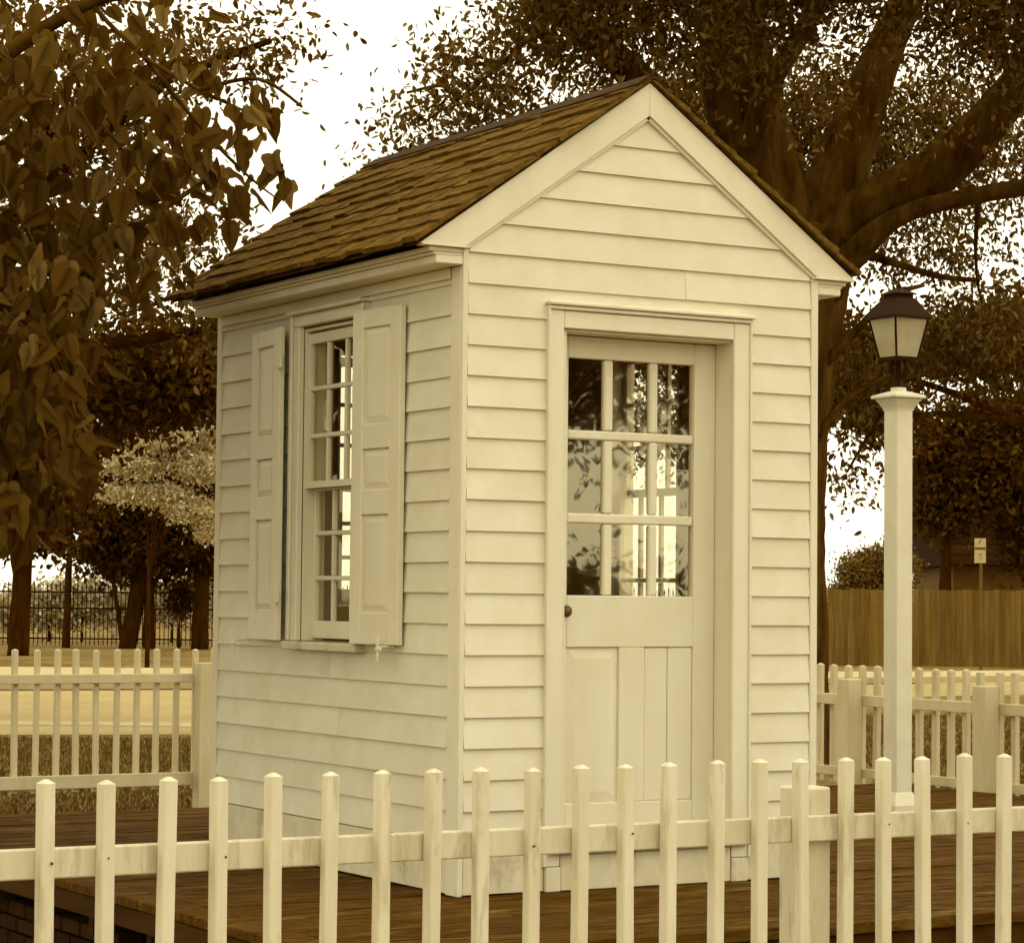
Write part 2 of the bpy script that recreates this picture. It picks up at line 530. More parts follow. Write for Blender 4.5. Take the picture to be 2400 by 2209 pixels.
def clad(mapf, parent, u0, u1, ztop, cut, gable=False):
    """clapboards over a wall; cut=(u0,u1,z0,z1) trimmed opening"""
    for k in range(-9, 18):
        z0 = ZK - EXP * k
        z1 = z0 + EXP + 0.012
        if z0 > ztop and not gable: continue
        if gable and z0 > 2.44:
            def lim(z):
                xl = max(u0, (z - EAVE_Z) / PITCHT - 0.215 + 0.115)
                return xl, 2 * CX - xl if xl > u0 else u1
            zt = min(z1, EAVE_Z + PITCHT * (CX + 0.1) - 0.012)
            if zt - z0 < 0.02: continue
            a0, b0 = lim(z0); a1, b1 = lim(zt)
            if b1 - a1 < 0.01: a1 = b1 = (a1 + b1) / 2; b1 += 0.004
            clap(mapf, parent, a0, min(b0, u1), a1, min(b1, u1), z0, zt)
            continue
        z1 = min(z1, ztop) if not gable else z1
        if cut and z0 < cut[3] - 0.004 and z1 > cut[2] + 0.02:
            # strips beside the opening, notched above or below it
            clap(mapf, parent, u0, cut[0], u0, cut[0], z0, z1)
            clap(mapf, parent, cut[1], u1, cut[1], u1, z0, z1)
            if z1 - 0.012 > cut[3] + 0.004:
                clap(mapf, parent, cut[0], cut[1], cut[0], cut[1], cut[3] + 0.001, z1, 0.010 * (z1 - cut[3]) / EXP + 0.003)
            if z0 < cut[2] - 0.004:
                f = (cut[2] - z0) / EXP
                clap(mapf, parent, cut[0], cut[1], cut[0], cut[1], z0, cut[2] - 0.001, 0.0130, 0.0130 - 0.010 * min(1, f))
        elif rnd.random() < 0.35 and u1 - u0 > 1.0:
            uj = u0 + (u1 - u0) * rnd.uniform(0.25, 0.75)
            clap(mapf, parent, u0, uj - 0.0008, u0, uj - 0.0008, z0, z1)
            clap(mapf, parent, uj + 0.0008, u1, uj + 0.0008, u1, z0, z1)
        else:
            clap(mapf, parent, u0, u1, u0, u1, z0, z1)
    # water table board at the foot
    return

clad(mf, front, 0.010, W - 0.022, 2.5, (0.374, 1.340, -0.1, 2.318), True)
clad(ml, left, 0.082, D - 0.036, 2.43, (0.792, 1.488, 0.918, 2.366))
clad(mr, right, 0.050, D - 0.036, 2.43, (0.792, 1.488, 0.918, 2.366))
clad(mb_, back, 0.030, W - 0.030, 2.5, (0.49, 1.21, 1.04, 2.366), True)
for mapf, pa, a, b in ((mf, front, 0.010, 0.372), (mf, front, 1.342, W - 0.022), (ml, left, 0.082, D - 0.036), (mr, right, 0.05, D - 0.036), (mb_, back, 0.03, W - 0.03)):
    MB().box(a, b, -0.002, 0.013, 0.006, 0.200, 0.003, mapf).build('base_board', 'worn', pa)
# corner boards
CB = 0.0160
MB().box(-CB, 0.008, -CB, -0.001, 0.002, 2.495, 0.003).build('corner_board', 'trim', shed)
MB().box(-CB, -0.001, 0.0, 0.080, 0.002, 2.43, 0.003).build('corner_board', 'trim', shed)
MB().box(W - 0.020, W + CB, -CB, -0.001, 0.002, 2.495, 0.003).build('corner_board', 'trim', shed)
MB().box(W + 0.001, W + CB, 0.0, 0.048, 0.002, 2.43, 0.003).build('corner_board', 'trim', shed)
for xx in (-CB, W + 0.001):
    MB().box(xx, xx + CB - 0.001, D - 0.035, D + CB, 0.002, 2.43, 0.003).build('corner_board', 'trim', shed)
for xx in (0.0, W - 0.030):
    MB().box(xx, xx + 0.030, D + 0.001, D + CB, 0.002, 2.495, 0.003).build('corner_board', 'trim', shed)

# cornices along both eaves
for sgn, xw in ((-1, 0.0), (1, W)):
    def mc(u, n, z, sgn=sgn, xw=xw): return (xw + sgn * n, u, z)
    MB().box(-0.014, D + 0.014, 0.016, 0.135, 2.430, 2.462, 0.004, mc).build('cornice', 'trim', shed)
    MB().box(-0.010, D + 0.010, 0.016, 0.145, 2.463, 2.474, 0.002, mc).build('cornice_moulding', 'trim', shed)
    MB().box(-0.012, D + 0.012, 0.016, 0.165, 2.475, 2.494, 0.003, mc).build('crown_moulding', 'trim', shed)
    MB().box(0.084, D - 0.04, 0.0135, 0.024, 2.385, 2.428, 0.002, mc).build('frieze_board', 'trim', shed)
# rake boards, front and rear: mitred at the peak, level cut at the foot
def rake(side, y0, y1, parent):
    s = side
    tip = CX + s * (CX + 0.213); inn = CX + s * (CX + 0.016)
    P = [(tip, 2.500), (inn, 2.500), (CX + s * 0.0008, 3.096), (CX + s * 0.0008, PEAK_Z)]
    q = MB()
    q.v += [(x, y0, z) for x, z in P] + [(x, y1, z) for x, z in P]
    q.f += [(0, 1, 2, 3), (7, 6, 5, 4), (0, 4, 5, 1), (1, 5, 6, 2), (2, 6, 7, 3), (3, 7, 4, 0)]
    o = q.build('rake_board', 'trim', parent)
    # bed moulding along its lower edge
    a = Vector((inn, 0, 2.500)); b = Vector((CX, 0, 3.096))
    d = (b - a).normalized(); n = Vector((-d.z * s, 0, d.x * s)) * (1 if s < 0 else 1)
    n = Vector((0, 0, -1)) - d * d.dot(Vector((0, 0, -1))); n.normalize()
    q = MB()
    pts = []
    for yy in (y0 + 0.010 if y0 < 0 else y1 - 0.010, (y0 + 0.022) if y0 < 0 else y1 - 0.022):
        for p in (a + Vector((-s * 0.0, 0, 0)), b, b + n * 0.0145 + d * 0.0, a + n * 0.0145):
            pts.append((p.x, yy, p.z))
    q.v += pts
    q.f += [(0, 1, 2, 3), (7, 6, 5, 4), (0, 4, 5, 1), (1, 5, 6, 2), (2, 6, 7, 3), (3, 7, 4, 0)]
    q.build('rake_moulding', 'trim', parent)
    return o
for s in (-1, 1):
    rake(s, -0.030, -0.004, shed)
    rake(s, D + 0.004, D + 0.030, shed)
    xt = CX + s * (CX + 0.213); xi = CX + s * (CX + 0.000)
    MB().box(xt - s * 0.006, xi, -0.036, 0.02, 2.4945, 2.4995, 0.0).build('cornice_return', 'trim', shed)

# roof: sheathing, shingles, ridge boards
TH = math.atan(PITCHT)
ROOF_L0, ROOF_L1 = -0.042, D + 0.075
roof = MB()
for s in (-1, 1):
    ov = 0.226 if s < 0 else 0.198
    e = CX + s * (CX + ov); pz = EAVE_Z - 0.010 + PITCHT * (CX + 0.222)
    ez = pz - PITCHT * (CX + ov)
    roof.hexa([(e, ROOF_L0 + 0.02, ez), (CX + s * 0.001, ROOF_L0 + 0.02, pz), (CX + s * 0.001, ROOF_L1 - 0.02, pz), (e, ROOF_L1 - 0.02, ez),
               (e, ROOF_L0 + 0.02, ez + 0.012), (CX + s * 0.001, ROOF_L0 + 0.02, pz + 0.012), (CX + s * 0.001, ROOF_L1 - 0.02, pz + 0.012), (e, ROOF_L1 - 0.02, ez + 0.012)])
roof = roof.build('roof', 'ridge', shed)
OV = {-1: 0.226, 1: 0.198}
slope_len = (CX + 0.212) / math.cos(TH)
SH_EXP = 0.131
def shingle_pts(s, v0, a, b, lift, skew, butt):
    """one tapered shingle: v0 distance up the slope of its butt, a..b along the eave"""
    L = min(0.27, (CX + OV[s]) / math.cos(TH) - v0 - 0.002)
    c, si = math.cos(TH), math.sin(TH)
    def pt(y, v, h):
        x = (CX + OV[s]) - v * c + h * si
        z = EAVE_Z - 0.010 + 0.012 + PITCHT * (0.222 - OV[s]) + v * si + h * c
        return (CX + s * x, y, z)
    P = [pt(a, v0 - skew, lift), pt(b, v0 + skew, lift), pt(b, v0 + L, 0.004), pt(a, v0 + L, 0.004),
         pt(a, v0 - skew, lift + butt), pt(b, v0 + skew, lift + butt), pt(b, v0 + L, 0.009), pt(a, v0 + L, 0.009)]
    return P
rest = MB()
course = 0
v = -0.02
while v < slope_len - 0.06:
    for s in (-1, 1):
        y = ROOF_L0 - rnd.uniform(0, 0.02)
        first = True
        while y < ROOF_L1:
            w = rnd.uniform(0.10, 0.21)
            y2 = min(y + w, ROOF_L1 + rnd.uniform(-0.008, 0.008))
            if ROOF_L1 - y2 < 0.05: y2 = ROOF_L1 + rnd.uniform(-0.008, 0.008)
            P = shingle_pts(s, v + rnd.uniform(-0.012, 0.012) + 0.006 * math.sin(y * 2.3 + course), y, y2 - 0.0015, 0.006 + rnd.uniform(0, 0.005), rnd.uniform(-0.007, 0.007), rnd.uniform(0.018, 0.027))
            if s < 0:
                MB().hexa(P).build('shingle', 'shingle', roof)
            else:
                rest.hexa(P)
            y = y2
    v += SH_EXP; course += 1
tag(rest.build('far_slope_shingles', 'shingle', roof), kind='stuff')
for s in (-1, 1):
    c, si = math.cos(TH), math.sin(TH)
    def rp(y, v, h, s=s):
        v = v - slope_len + (CX + OV[s]) / math.cos(TH)
        x = (CX + OV[s]) - v * c + h * si
        return (CX + s * x, y, EAVE_Z - 0.010 + 0.012 + PITCHT * (0.222 - OV[s]) + v * si + h * c)
    for (ya, yb) in ((ROOF_L0 - 0.005, 1.25), (1.254, ROOF_L1 + 0.005)):
        v1 = slope_len + (0.010 if s < 0 else 0.0)
        MB().hexa([rp(ya, slope_len - 0.075, 0.016), rp(yb, slope_len - 0.075, 0.016), rp(yb, v1, 0.016), rp(ya, v1, 0.016),
                   rp(ya, slope_len - 0.075, 0.028), rp(yb, slope_len - 0.075, 0.028), rp(yb, v1, 0.028), rp(ya, v1, 0.028)]).build('ridge_board', 'ridge', roof)

# door and its casing
MB().box(0.374, 0.440, 0.0, 0.024, 0.10, 2.283, 0.004, mf).build('door_casing', 'trim', shed)
MB().box(0.364, 0.376, 0.0, 0.032, 0.10, 2.300, 0.003, mf).build('door_casing_band', 'trim', shed)
MB().box(1.259, 1.338, 0.0, 0.024, 0.10, 2.283, 0.004, mf).build('door_casing', 'trim', shed)
MB().box(1.336, 1.348, 0.0, 0.032, 0.10, 2.300, 0.003, mf).build('door_casing_band', 'trim', shed)
MB().box(0.4405, 1.2585, 0.0, 0.023, 2.212, 2.282, 0.004, mf).build('door_head_casing', 'trim', shed)
MB().box(0.366, 1.346, 0.0, 0.034, 2.284, 2.299, 0.003, mf).build('head_moulding', 'trim', shed)
MB().box(0.358, 1.354, 0.0, 0.046, 2.3005, 2.316, 0.004, mf).build('drip_cap', 'trim', shed)
MB().box(0.4425, 0.466, -0.16, -0.0, 0.18, 2.210, 0.002, mf).build('door_jamb', 'trim', shed)
MB().box(1.2600, 1.2665, -0.16, -0.0, 0.18, 2.210, 0.0, mf).build('door_jamb', 'trim', shed)
MB().box(0.4665, 1.2595, -0.16, -0.0, 2.203, 2.2105, 0.0, mf).build('door_head_jamb', 'trim', shed)
MB().box(0.385, 1.330, -0.14, 0.050, 0.150, 0.178, 0.004, mf).build('door_sill', 'worn', shed)
MB().box(0.445, 1.255, 0.0, 0.022, 0.004, 0.146, 0.004, mf).build('step_riser', 'worn', shed)
MB().box(0.375, 0.442, 0.0, 0.028, 0.003, 0.098, 0.003, mf).build('plinth_block', 'worn', shed)
MB().box(1.258, 1.337, 0.0, 0.028, 0.003, 0.098, 0.003, mf).build('plinth_block', 'worn', shed)

DY0, DY1 = 0.11, 0.15      # outer and inner door faces
def db(q, x0, x1, z0, z1, f=0.0, b=0.0, c=0.003):
    return q.box(x0, x1, DY0 + f, DY1 - b, z0, z1, c)
COLS = [(0.543, 0.717), (0.761, 0.938), (0.979, 1.154)]
ROWS = [(1.823, 2.112), (1.489, 1.784), (1.159, 1.447)]
q = MB()
db(q, 0.468, COLS[0][0], 0.185, 2.200); db(q, COLS[2][1], 1.2585, 0.185, 2.200)
db(q, COLS[0][0], COLS[2][1], ROWS[0][1], 2.200, 0.001)
db(q, COLS[0][0], COLS[2][1], 0.952, ROWS[2][0], 0.001)
db(q, COLS[0][0], COLS[2][1], 0.186, 0.330, 0.001)
db(q, 0.795, 0.918, 0.330, 0.952, 0.002)
door = q.build('door', 'trim', shed)
for (a0, a1), (b0, b1) in zip(COLS, COLS[1:]):
    for k, (z0, z1) in enumerate(ROWS):
        db(MB(), a1 + 0.001, b0 - 0.001, z0 + 0.001, z1 - 0.001, 0.006, 0.004, 0.006).build('muntin', 'trim', door)
for (r0, r1) in zip(ROWS, ROWS[1:]):
    db(MB(), COLS[0][0] + 0.001, COLS[2][1] - 0.001, r1[1] + 0.001, r0[0] - 0.001, 0.005, 0.004, 0.006).build('glazing_bar', 'trim', door)
for (a0, a1) in COLS:
    for (z0, z1) in ROWS:
        yy = DY0 + 0.022
        MB().quad((a0 - 0.004, yy, z0 - 0.004), (a1 + 0.004, yy, z0 - 0.004), (a1 + 0.004, yy, z1 + 0.004), (a0 - 0.004, yy, z1 + 0.004)).build('pane', 'doorglass', door)
def raised(x0, x1, z0, z1, split=None):
    q = MB(); f = 0.014; m_ = 0.045; yb = DY1 - 0.004
    yo, yi = DY0 + f, DY0 + 0.007
    o = [(x0, z0), (x1, z0), (x1, z1), (x0, z1)]
    n = [(x0 + m_, z0 + m_), (x1 - m_, z0 + m_), (x1 - m_, z1 - m_), (x0 + m_, z1 - m_)]
    q.v += [(a, yo, b) for a, b in o] + [(a, yi, b) for a, b in n] + [(a, yb, b) for a, b in o]
    for i in range(4):
        j = (i + 1) % 4
        q.f.append((i, j, 4 + j, 4 + i)); q.f.append((i, j, 8 + j, 8 + i))
    q.f += [(4, 5, 6, 7), (8, 9, 10, 11)]
    return q.build('panel', 'trim', door)
raised(0.5435, 0.7945, 0.3305, 0.9515)
def flatboard(x0, x1, z0, z1, f):
    db(MB(), x0, x1, z0, z1, f, 0.004, 0.004).build('panel', 'trim', door)
flatboard(0.9185, 1.0325, 0.3305, 0.9515, 0.008)
flatboard(1.0345, 1.1535, 0.3305, 0.9515, 0.0065)
# knob with its rose
q = MB()
for (r0, r1, y0, y1) in ((0.026, 0.024, 0.0, 0.006), (0.010, 0.010, 0.006, 0.026), (0.018, 0.025, 0.026, 0.034), (0.025, 0.021, 0.034, 0.046), (0.021, 0.008, 0.046, 0.052)):
    q.tube([(0.520, DY0 - y0, 1.095), (0.520, DY0 - y1, 1.095)], [r0, r1], 16)
q.build('knob', 'brass', door, True)
MB().box(0.497, 0.512, DY0 - 0.012, DY0 - 0.0005, 1.055, 1.135, 0.002).build('lock_plate', 'iron', door)

# windows ------------------------------------------------------------
def window(mapf, parent, hole, ncol, glass_u, zc, gm='glass', low_bars=None):
    a, b, z0, z1 = hole
    w = MB()
    w.box(b + 0.001, b + 0.072, 0.002, 0.030, z0 - 0.002, 2.310, 0.004, mapf)
    w.box(a - 0.072, a - 0.001, 0.002, 0.030, z0 - 0.002, 2.310, 0.004, mapf)
    w.box(a - 0.072, b + 0.072, 0.002, 0.031, 2.311, 2.362, 0.004, mapf)
    win = w.build('window', 'trim', parent)
    MB().box(b + 0.050, b + 0.076, 0.031, 0.042, z0, 2.360, 0.003, mapf).build('casing_band', 'trim', win)
    MB().box(a - 0.076, a - 0.050, 0.031, 0.042, z0, 2.360, 0.003, mapf).build('casing_band', 'trim', win)
    MB().box(a - 0.08, b + 0.08, 0.003, 0.060, 2.363, 2.378, 0.003, mapf).build('drip_cap', 'trim', win)
    MB().box(a - 0.075, b + 0.075, -0.06, 0.062, z0 - 0.040, z0 - 0.004, 0.005, mapf).build('window_sill', 'worn', win)
    j = MB()
    j.box(b - 0.010, b + 0.0005, -0.10, 0.001, z0, z1, 0, mapf); j.box(a - 0.0005, a + 0.010, -0.10, 0.001, z0, z1, 0, mapf)
    j.box(a + 0.010, b - 0.010, -0.10, 0.001, z1 - 0.010, z1 + 0.0005, 0, mapf)
    j.build('window_jamb', 'trim', win)
    g0, g1 = glass_u
    mw = 0.020
    pw = (g1 - g0 - mw * (ncol - 1)) / ncol
    for sash, nf, zb, zt, bot, top in (('upper_sash', -0.012, zc[2], zc[3], 0.030, 0.045), ('lower_sash', -0.046, zc[0], zc[1], 0.075, 0.030)):
        q = MB()
        n0, n1 = nf - 0.030, nf
        q.box(a + 0.011, g0, n0, n1, zb - bot, zt + top, 0.002, mapf)
        q.box(g1, b - 0.011, n0, n1, zb - bot, zt + top, 0.002, mapf)
        q.box(g0, g1, n0, n1 - 0.001, zb - bot, zb, 0.002, mapf)
        q.box(g0, g1, n0, n1 - 0.001, zt, zt + top, 0.002, mapf)
        so = q.build(sash, 'trim', win)
        bars = [zb + (zt - zb - 2 * mw) / 3 * (k + 1) + mw * k + mw / 2 for k in range(2)]
        if low_bars and sash == 'lower_sash': bars = low_bars
        edges = [zb - mw / 2] + bars + [zt + mw / 2]
        nr = len(edges) - 1
        for r in range(nr):
            pz0 = edges[r] + mw / 2
            ph = edges[r + 1] - mw / 2 - pz0
            for c in range(ncol):
                pu0 = g0 + c * (pw + mw)
                nn = nf - 0.018
                MB().quad(mapf(pu0 - 0.003, nn, pz0 - 0.003), mapf(pu0 + pw + 0.003, nn, pz0 - 0.003), mapf(pu0 + pw + 0.003, nn, pz0 + ph + 0.003), mapf(pu0 - 0.003, nn, pz0 + ph + 0.003)).build('pane', gm, so)
                if c < ncol - 1:
                    MB().box(pu0 + pw + 0.0005, pu0 + pw + mw - 0.0005, n0 + 0.004, n1 - 0.004, pz0 + 0.0005, pz0 + ph - 0.0005, 0.003, mapf).build('muntin', 'trim', so)
            if r < nr - 1:
                MB().box(g0 + 0.0005, g1 - 0.0005, n0 + 0.004, n1 - 0.003, pz0 + ph + 0.0005, pz0 + ph + mw - 0.0005, 0.003, mapf).build('glazing_bar', 'trim', so)
    MB().box(a + 0.012, b - 0.012, -0.080, -0.004, zc[2] - 0.030, zc[2] - 0.022, 0.0, mapf).build('meeting_rail', 'trim', win)
    return win
win_l = window(ml, left, WIN, 3, (0.888, 1.388), (1.040, 1.600, 1.640, 2.235))
window(mr, right, WIN, 3, (0.888, 1.372), (1.150, 1.612, 1.650, 2.235), 'thinglass', [1.232])
window(mb_, back, BWIN, 3, (0.600, 1.100), (1.180, 1.640, 1.680, 2.235), 'thinglass')

# shutters: hinge edge stands proud of the casing, free edge leans back to the wall
def shutter(u_h, u_f, label, hinges=(2.165, 1.145)):
    n_h, n_f = 0.082, 0.047
    du = 1 if u_f > u_h else -1
    wdt = abs(u_f - u_h)
    th = 0.026
    def ms(t, n, z):           # t from hinge edge (0) to free edge (wdt), n outward from the back face
        k = t / wdt
        return (-(n_h - th + (n_f - n_h) * k + n), u_h + du * t, z)
    z0, z1 = 0.952, 2.318
    PN = [(1.082, 1.478), (1.580, 1.746), (1.848, 2.242)]
    st = 0.078
    q = MB()
    q.box(0, st, 0, th, z0, z1, 0.003, ms); q.box(wdt - st, wdt, 0, th, z0, z1, 0.003, ms)
    zz = [z0] + [v for p in PN for v in p] + [z1]
    for a, b in zip(zz[0::2], zz[1::2]):
        q.box(st, wdt - st, 0, th - 0.0008, a, b, 0.003, ms)
    sh = q.build('shutter', 'trim', left)
    tag(sh, label)
    for (a, b) in PN:
        q = MB()
        o = [(st, a), (wdt - st, a), (wdt - st, b), (st, b)]
        e = 0.030
        n_ = [(st + e, a + e), (wdt - st - e, a + e), (wdt - st - e, b - e), (st + e, b - e)]
        q.v += [ms(t, th - 0.014, z) for t, z in o] + [ms(t, th - 0.006, z) for t, z in n_] + [ms(t, 0.004, z) for t, z in o]
        for i in range(4):
            j = (i + 1) % 4
            q.f.append((i, j, 4 + j, 4 + i)); q.f.append((i, j, 8 + j, 8 + i))
        q.f += [(4, 5, 6, 7), (8, 9, 10, 11)]
        q.build('shutter_panel', 'trim', sh)
    for hz in hinges:
        MB().box(-0.092, -0.083, u_h - du * 0.034, u_h + du * 0.020, hz - 0.030, hz + 0.030, 0.002).build('hinge', 'trim', sh)
        MB().tube([(-0.088, u_h - du * 0.004, hz - 0.034), (-0.088, u_h - du * 0.004, hz + 0.034)], [0.007, 0.007], 8).build('hinge_pin', 'trim', sh)
    return sh
shutter(1.500, 1.866, 'narrow-looking shutter on the rear side of the window')
shutter(0.796, 0.440, 'wide-looking shutter nearest the door corner', ())
# shutter holdbacks
for uu in (0.52, 1.93):
    q = MB()
    q.tube([(-0.015, uu, 0.948), (-0.090, uu, 0.945)], [0.006, 0.005], 8)
    q.box(-0.096, -0.088, uu - 0.009, uu + 0.009, 0.885, 0.985, 0.003)
    q.box(-0.098, -0.089, uu - 0.034, uu + 0.012, 0.928, 0.944, 0.003)
    q.build('shutter_holdback', 'trim', left)

# ------------------------------------------------------------------ picket fences
def picket_mesh(s, z0, z1, mat, cap=0.010):
    h = s / 2; c = s * 0.10
    ring = [(-h + c, -h), (h - c, -h), (h, -h + c), (h, h - c), (h - c, h), (-h + c, h), (-h, h - c), (-h, -h + c)]
    q = MB()
    q.v += [(x, y, z0) for x, y in ring] + [(x, y, z1 - cap) for x, y in ring] + [(x * 0.25, y * 0.25, z1) for x, y in ring]
    for L in (0, 8):
        for i in range(8):
            j = (i + 1) % 8
            q.f.append((L + i, L + j, L + 8 + j, L + 8 + i))
    q.f.append(tuple(range(16, 24))); q.f.append(tuple(range(7, -1, -1)))
    return q.mesh('picket', mat)

def fence(label, axis, line, starts, s, zt, zb, rails, rail_n, posts, post_s, post_z, mat, side):
    """axis 0: runs along x at y=line; axis 1: runs along y at x=line. side: which way rails and posts sit from the pickets"""
    f = empty('picket_fence', (line if axis else starts[0], starts[0] if axis else line, GZ), label, 'fence', 'white picket fences round the deck')
    org = Vector(f.location)
    me = picket_mesh(s, zb - org.z, zt - org.z, mat)
    for t in starts:
        p = Vector((0, t - org.y, 0)) if axis else Vector((t - org.x, 0, 0))
        p.z = rnd.uniform(-0.004, 0.004)
        put('picket', me, f, p, (rnd.uniform(-0.008, 0.008), rnd.uniform(-0.009, 0.009), rnd.uniform(-0.14, 0.14)))
    a, b = min(starts) - 0.22, max(starts) + 0.22
    n0 = side * (s / 2 + 0.001); n1 = side * (s / 2 + rail_n)
    def mm(u, n, z): return (n, u - org.y, z - org.z) if axis else (u - org.x, n, z - org.z)
    for (ra, rb) in rails:
        MB().box(a, b, n0, n1, ra, rb, 0.004, mm).build('rail', mat, f)
    for pt in posts:
        po = MB()
        c0 = n1 + side * 0.001; c1 = n1 + side * post_s
        po.box(pt - post_s / 2, pt + post_s / 2, c0, c1, GZ - org.z - 0.2 + org.z, post_z, 0.006, mm)
        po = po.build('post', mat, f)
        lo, hi = min(c0, c1), max(c0, c1)
    if mat == 'fence':
        for t in starts:
            if rnd.random() < 0.55:
                zc = rnd.uniform(rails[0][0] + 0.02, rails[0][1] - 0.02)
                uo = t + rnd.uniform(-0.008, 0.008)
                MB().tube([(uo - org.x, -s / 2 - 0.0025, zc - org.z), (uo - org.x, -s / 2 + 0.002, zc - org.z)], [rnd.uniform(0.0025, 0.0045)] * 2, 8).build('nail_head', 'brass', f)
    return f

pk = [-2.837, -2.677, -2.517, -2.356, -2.197, -2.036, -1.875, -1.717, -1.554, -1.398, -1.238, -1.074, -0.915, -0.749, -0.608, -0.439, -0.277,
      -0.118, 0.043, 0.196, 0.355, 0.516, 0.671, 0.831, 0.991, 1.151]
pk = [-2.837 - 0.16 * k for k in range(14, 0, -1)] + pk + [1.151 + 0.16 * k for k in range(1, 22)]
fence('white picket fence in front of the shed, cropped by the photo edge', 0, -2.34, pk, 0.039, 0.668, GZ + 0.06,
      [(0.414, 0.492), (-0.28, -0.20)], 0.034, [-0.025, -2.95, 2.45, 4.5, -5.0], 0.115, 0.575, 'fence', 1)
pr = [-1.1 + 0.152 * i for i in range(42)]
fence('white picket fence on the lawn behind the shed, along the road side', 0, 8.8, pr, 0.040, 0.752, -0.262,
      [(0.508, 0.575), (-0.235, -0.140)], 0.036, [2.72, 0.0, 5.2], 0.112, 0.655, 'farfence', -1)
pq = [5.126 - 0.1505 * i for i in range(-8, 30)]
fence('white picket fence along the far deck edge, behind the lamp post', 1, 5.72, pq, 0.041, 0.728, -0.05,
      [(0.462, 0.534), (-0.005, 0.055)], 0.036, [4.80, 3.46, 6.2, 2.1, 0.8], 0.118, 0.640, 'farfence', -1)

# ------------------------------------------------------------------ lamp post
LX, LY = 4.045, 2.37
lamp = empty('lamp_post', (LX, LY, 0), 'white square lamp post with a black four sided lantern on the deck', 'lamp post')
h = 0.0565
MB().box(-h, h, -h, h, 0.0, 2.20, 0.006).build('post', 'paint', lamp)
q = MB()
q.hexa([(-0.085, -0.085, 0.002), (0.085, -0.085, 0.002), (0.085, 0.085, 0.002), (-0.085, 0.085, 0.002)] + [(-0.085, -0.085, 0.05), (0.085, -0.085, 0.05), (0.085, 0.085, 0.05), (-0.085, 0.085, 0.05)])
q.hexa([(-0.085, -0.085, 0.0505), (0.085, -0.085, 0.0505), (0.085, 0.085, 0.0505), (-0.085, 0.085, 0.0505)] + [(-0.0575, -0.0575, 0.12), (0.0575, -0.0575, 0.12), (0.0575, 0.0575, 0.12), (-0.0575, 0.0575, 0.12)])
q.build('post_base', 'paint', lamp)
def frus(q, r0, z0, r1, z1):
    q.hexa([(-r0, -r0, z0), (r0, -r0, z0), (r0, r0, z0), (-r0, r0, z0), (-r1, -r1, z1), (r1, -r1, z1), (r1, r1, z1), (-r1, r1, z1)])
q = MB()
frus(q, 0.058, 2.185, 0.062, 2.200); frus(q, 0.062, 2.2005, 0.082, 2.236); frus(q, 0.086, 2.2365, 0.086, 2.250)
cap = q.build('capital', 'paint', lamp)
MB().box(-0.108, 0.108, -0.108, 0.108, 2.2505, 2.268, 0.004).build('cap_plate', 'paint', lamp)
q = MB(); frus(q, 0.104, 2.2685, 0.036, 2.292); frus(q, 0.030, 2.2925, 0.030, 2.312); q.build('cap_top', 'paint', lamp)
q = MB(); q.tube([(0, 0, 2.31), (0, 0, 2.36), (0, 0, 2.40), (0, 0, 2.455)], [0.026, 0.016, 0.020, 0.012], 12)
for sx, sy in ((1, 0), (-1, 0), (0, 1), (0, -1)):
    q.tube([(sx * 0.016, sy * 0.016, 2.36), (sx * 0.05, sy * 0.05, 2.39), (sx * 0.058, sy * 0.058, 2.43), (sx * 0.04, sy * 0.04, 2.462)], [0.005] * 4, 6)
q.build('stem', 'iron', lamp)
zb, zt = 2.478, 2.684
rb, rt = 0.074, 0.112
q = MB()
frus(q, rb + 0.004, zb - 0.018, rb + 0.004, zb)
for sx in (-1, 1):
    for sy in (-1, 1):
        q.tube([(sx * rb, sy * rb, zb), (sx * rt, sy * rt, zt)], [0.0065, 0.0065], 6)
lant = q.build('lantern_frame', 'iron', lamp)
for k in range(4):
    a = math.pi / 2 * k
    R = Matrix.Rotation(a, 3, 'Z')
    e = 0.006
    P = [R @ Vector(p) for p in ((-rb + e, -rb, zb + 0.001), (rb - e, -rb, zb + 0.001), (rt - e, -rt, zt - 0.001), (-rt + e, -rt, zt - 0.001))]
    MB().quad(*P).build('lantern_pane', 'frost', lant)
q = MB()
frus(q, 0.130, zt + 0.0005, 0.128, zt + 0.014)
frus(q, 0.126, zt + 0.0145, 0.066, zt + 0.115)
frus(q, 0.056, zt + 0.1155, 0.056, zt + 0.138)
frus(q, 0.074, zt + 0.1385, 0.012, zt + 0.175)
q.build('lantern_roof', 'iron', lant)
MB().tube([(0, 0, zt + 0.17), (0, 0, zt + 0.185), (0, 0, zt + 0.20)], [0.012, 0.017, 0.004], 10).build('finial', 'iron', lant)

# ------------------------------------------------------------------ far board fence, sign, house
bf = empty('board_fence', G(8, 64, GZ), 'tall brown board fence across the lawn behind the lamp post', 'fence')
bo = Vector(bf.location)
ang = math.atan2(RH[1], RH[0])
bf.rotation_euler = (0, 0, ang)
bme = [MB().box(0, 0.128, -0.012, 0.012, -0.1, 1.89 + 0.01 * k, 0.003).mesh('board', 'board') for k in range(3)]
for i in range(-12, 96):
    put('board', bme[rnd.randrange(3)], bf, (i * 0.134, rnd.uniform(-0.006, 0.006), rnd.uniform(-0.012, 0.012)))
for zz_ in (0.3, 1.5):
    MB().box(-1.6, 12.9, 0.016, 0.055, zz_, zz_ + 0.09).build('fence_rail', 'board', bf)

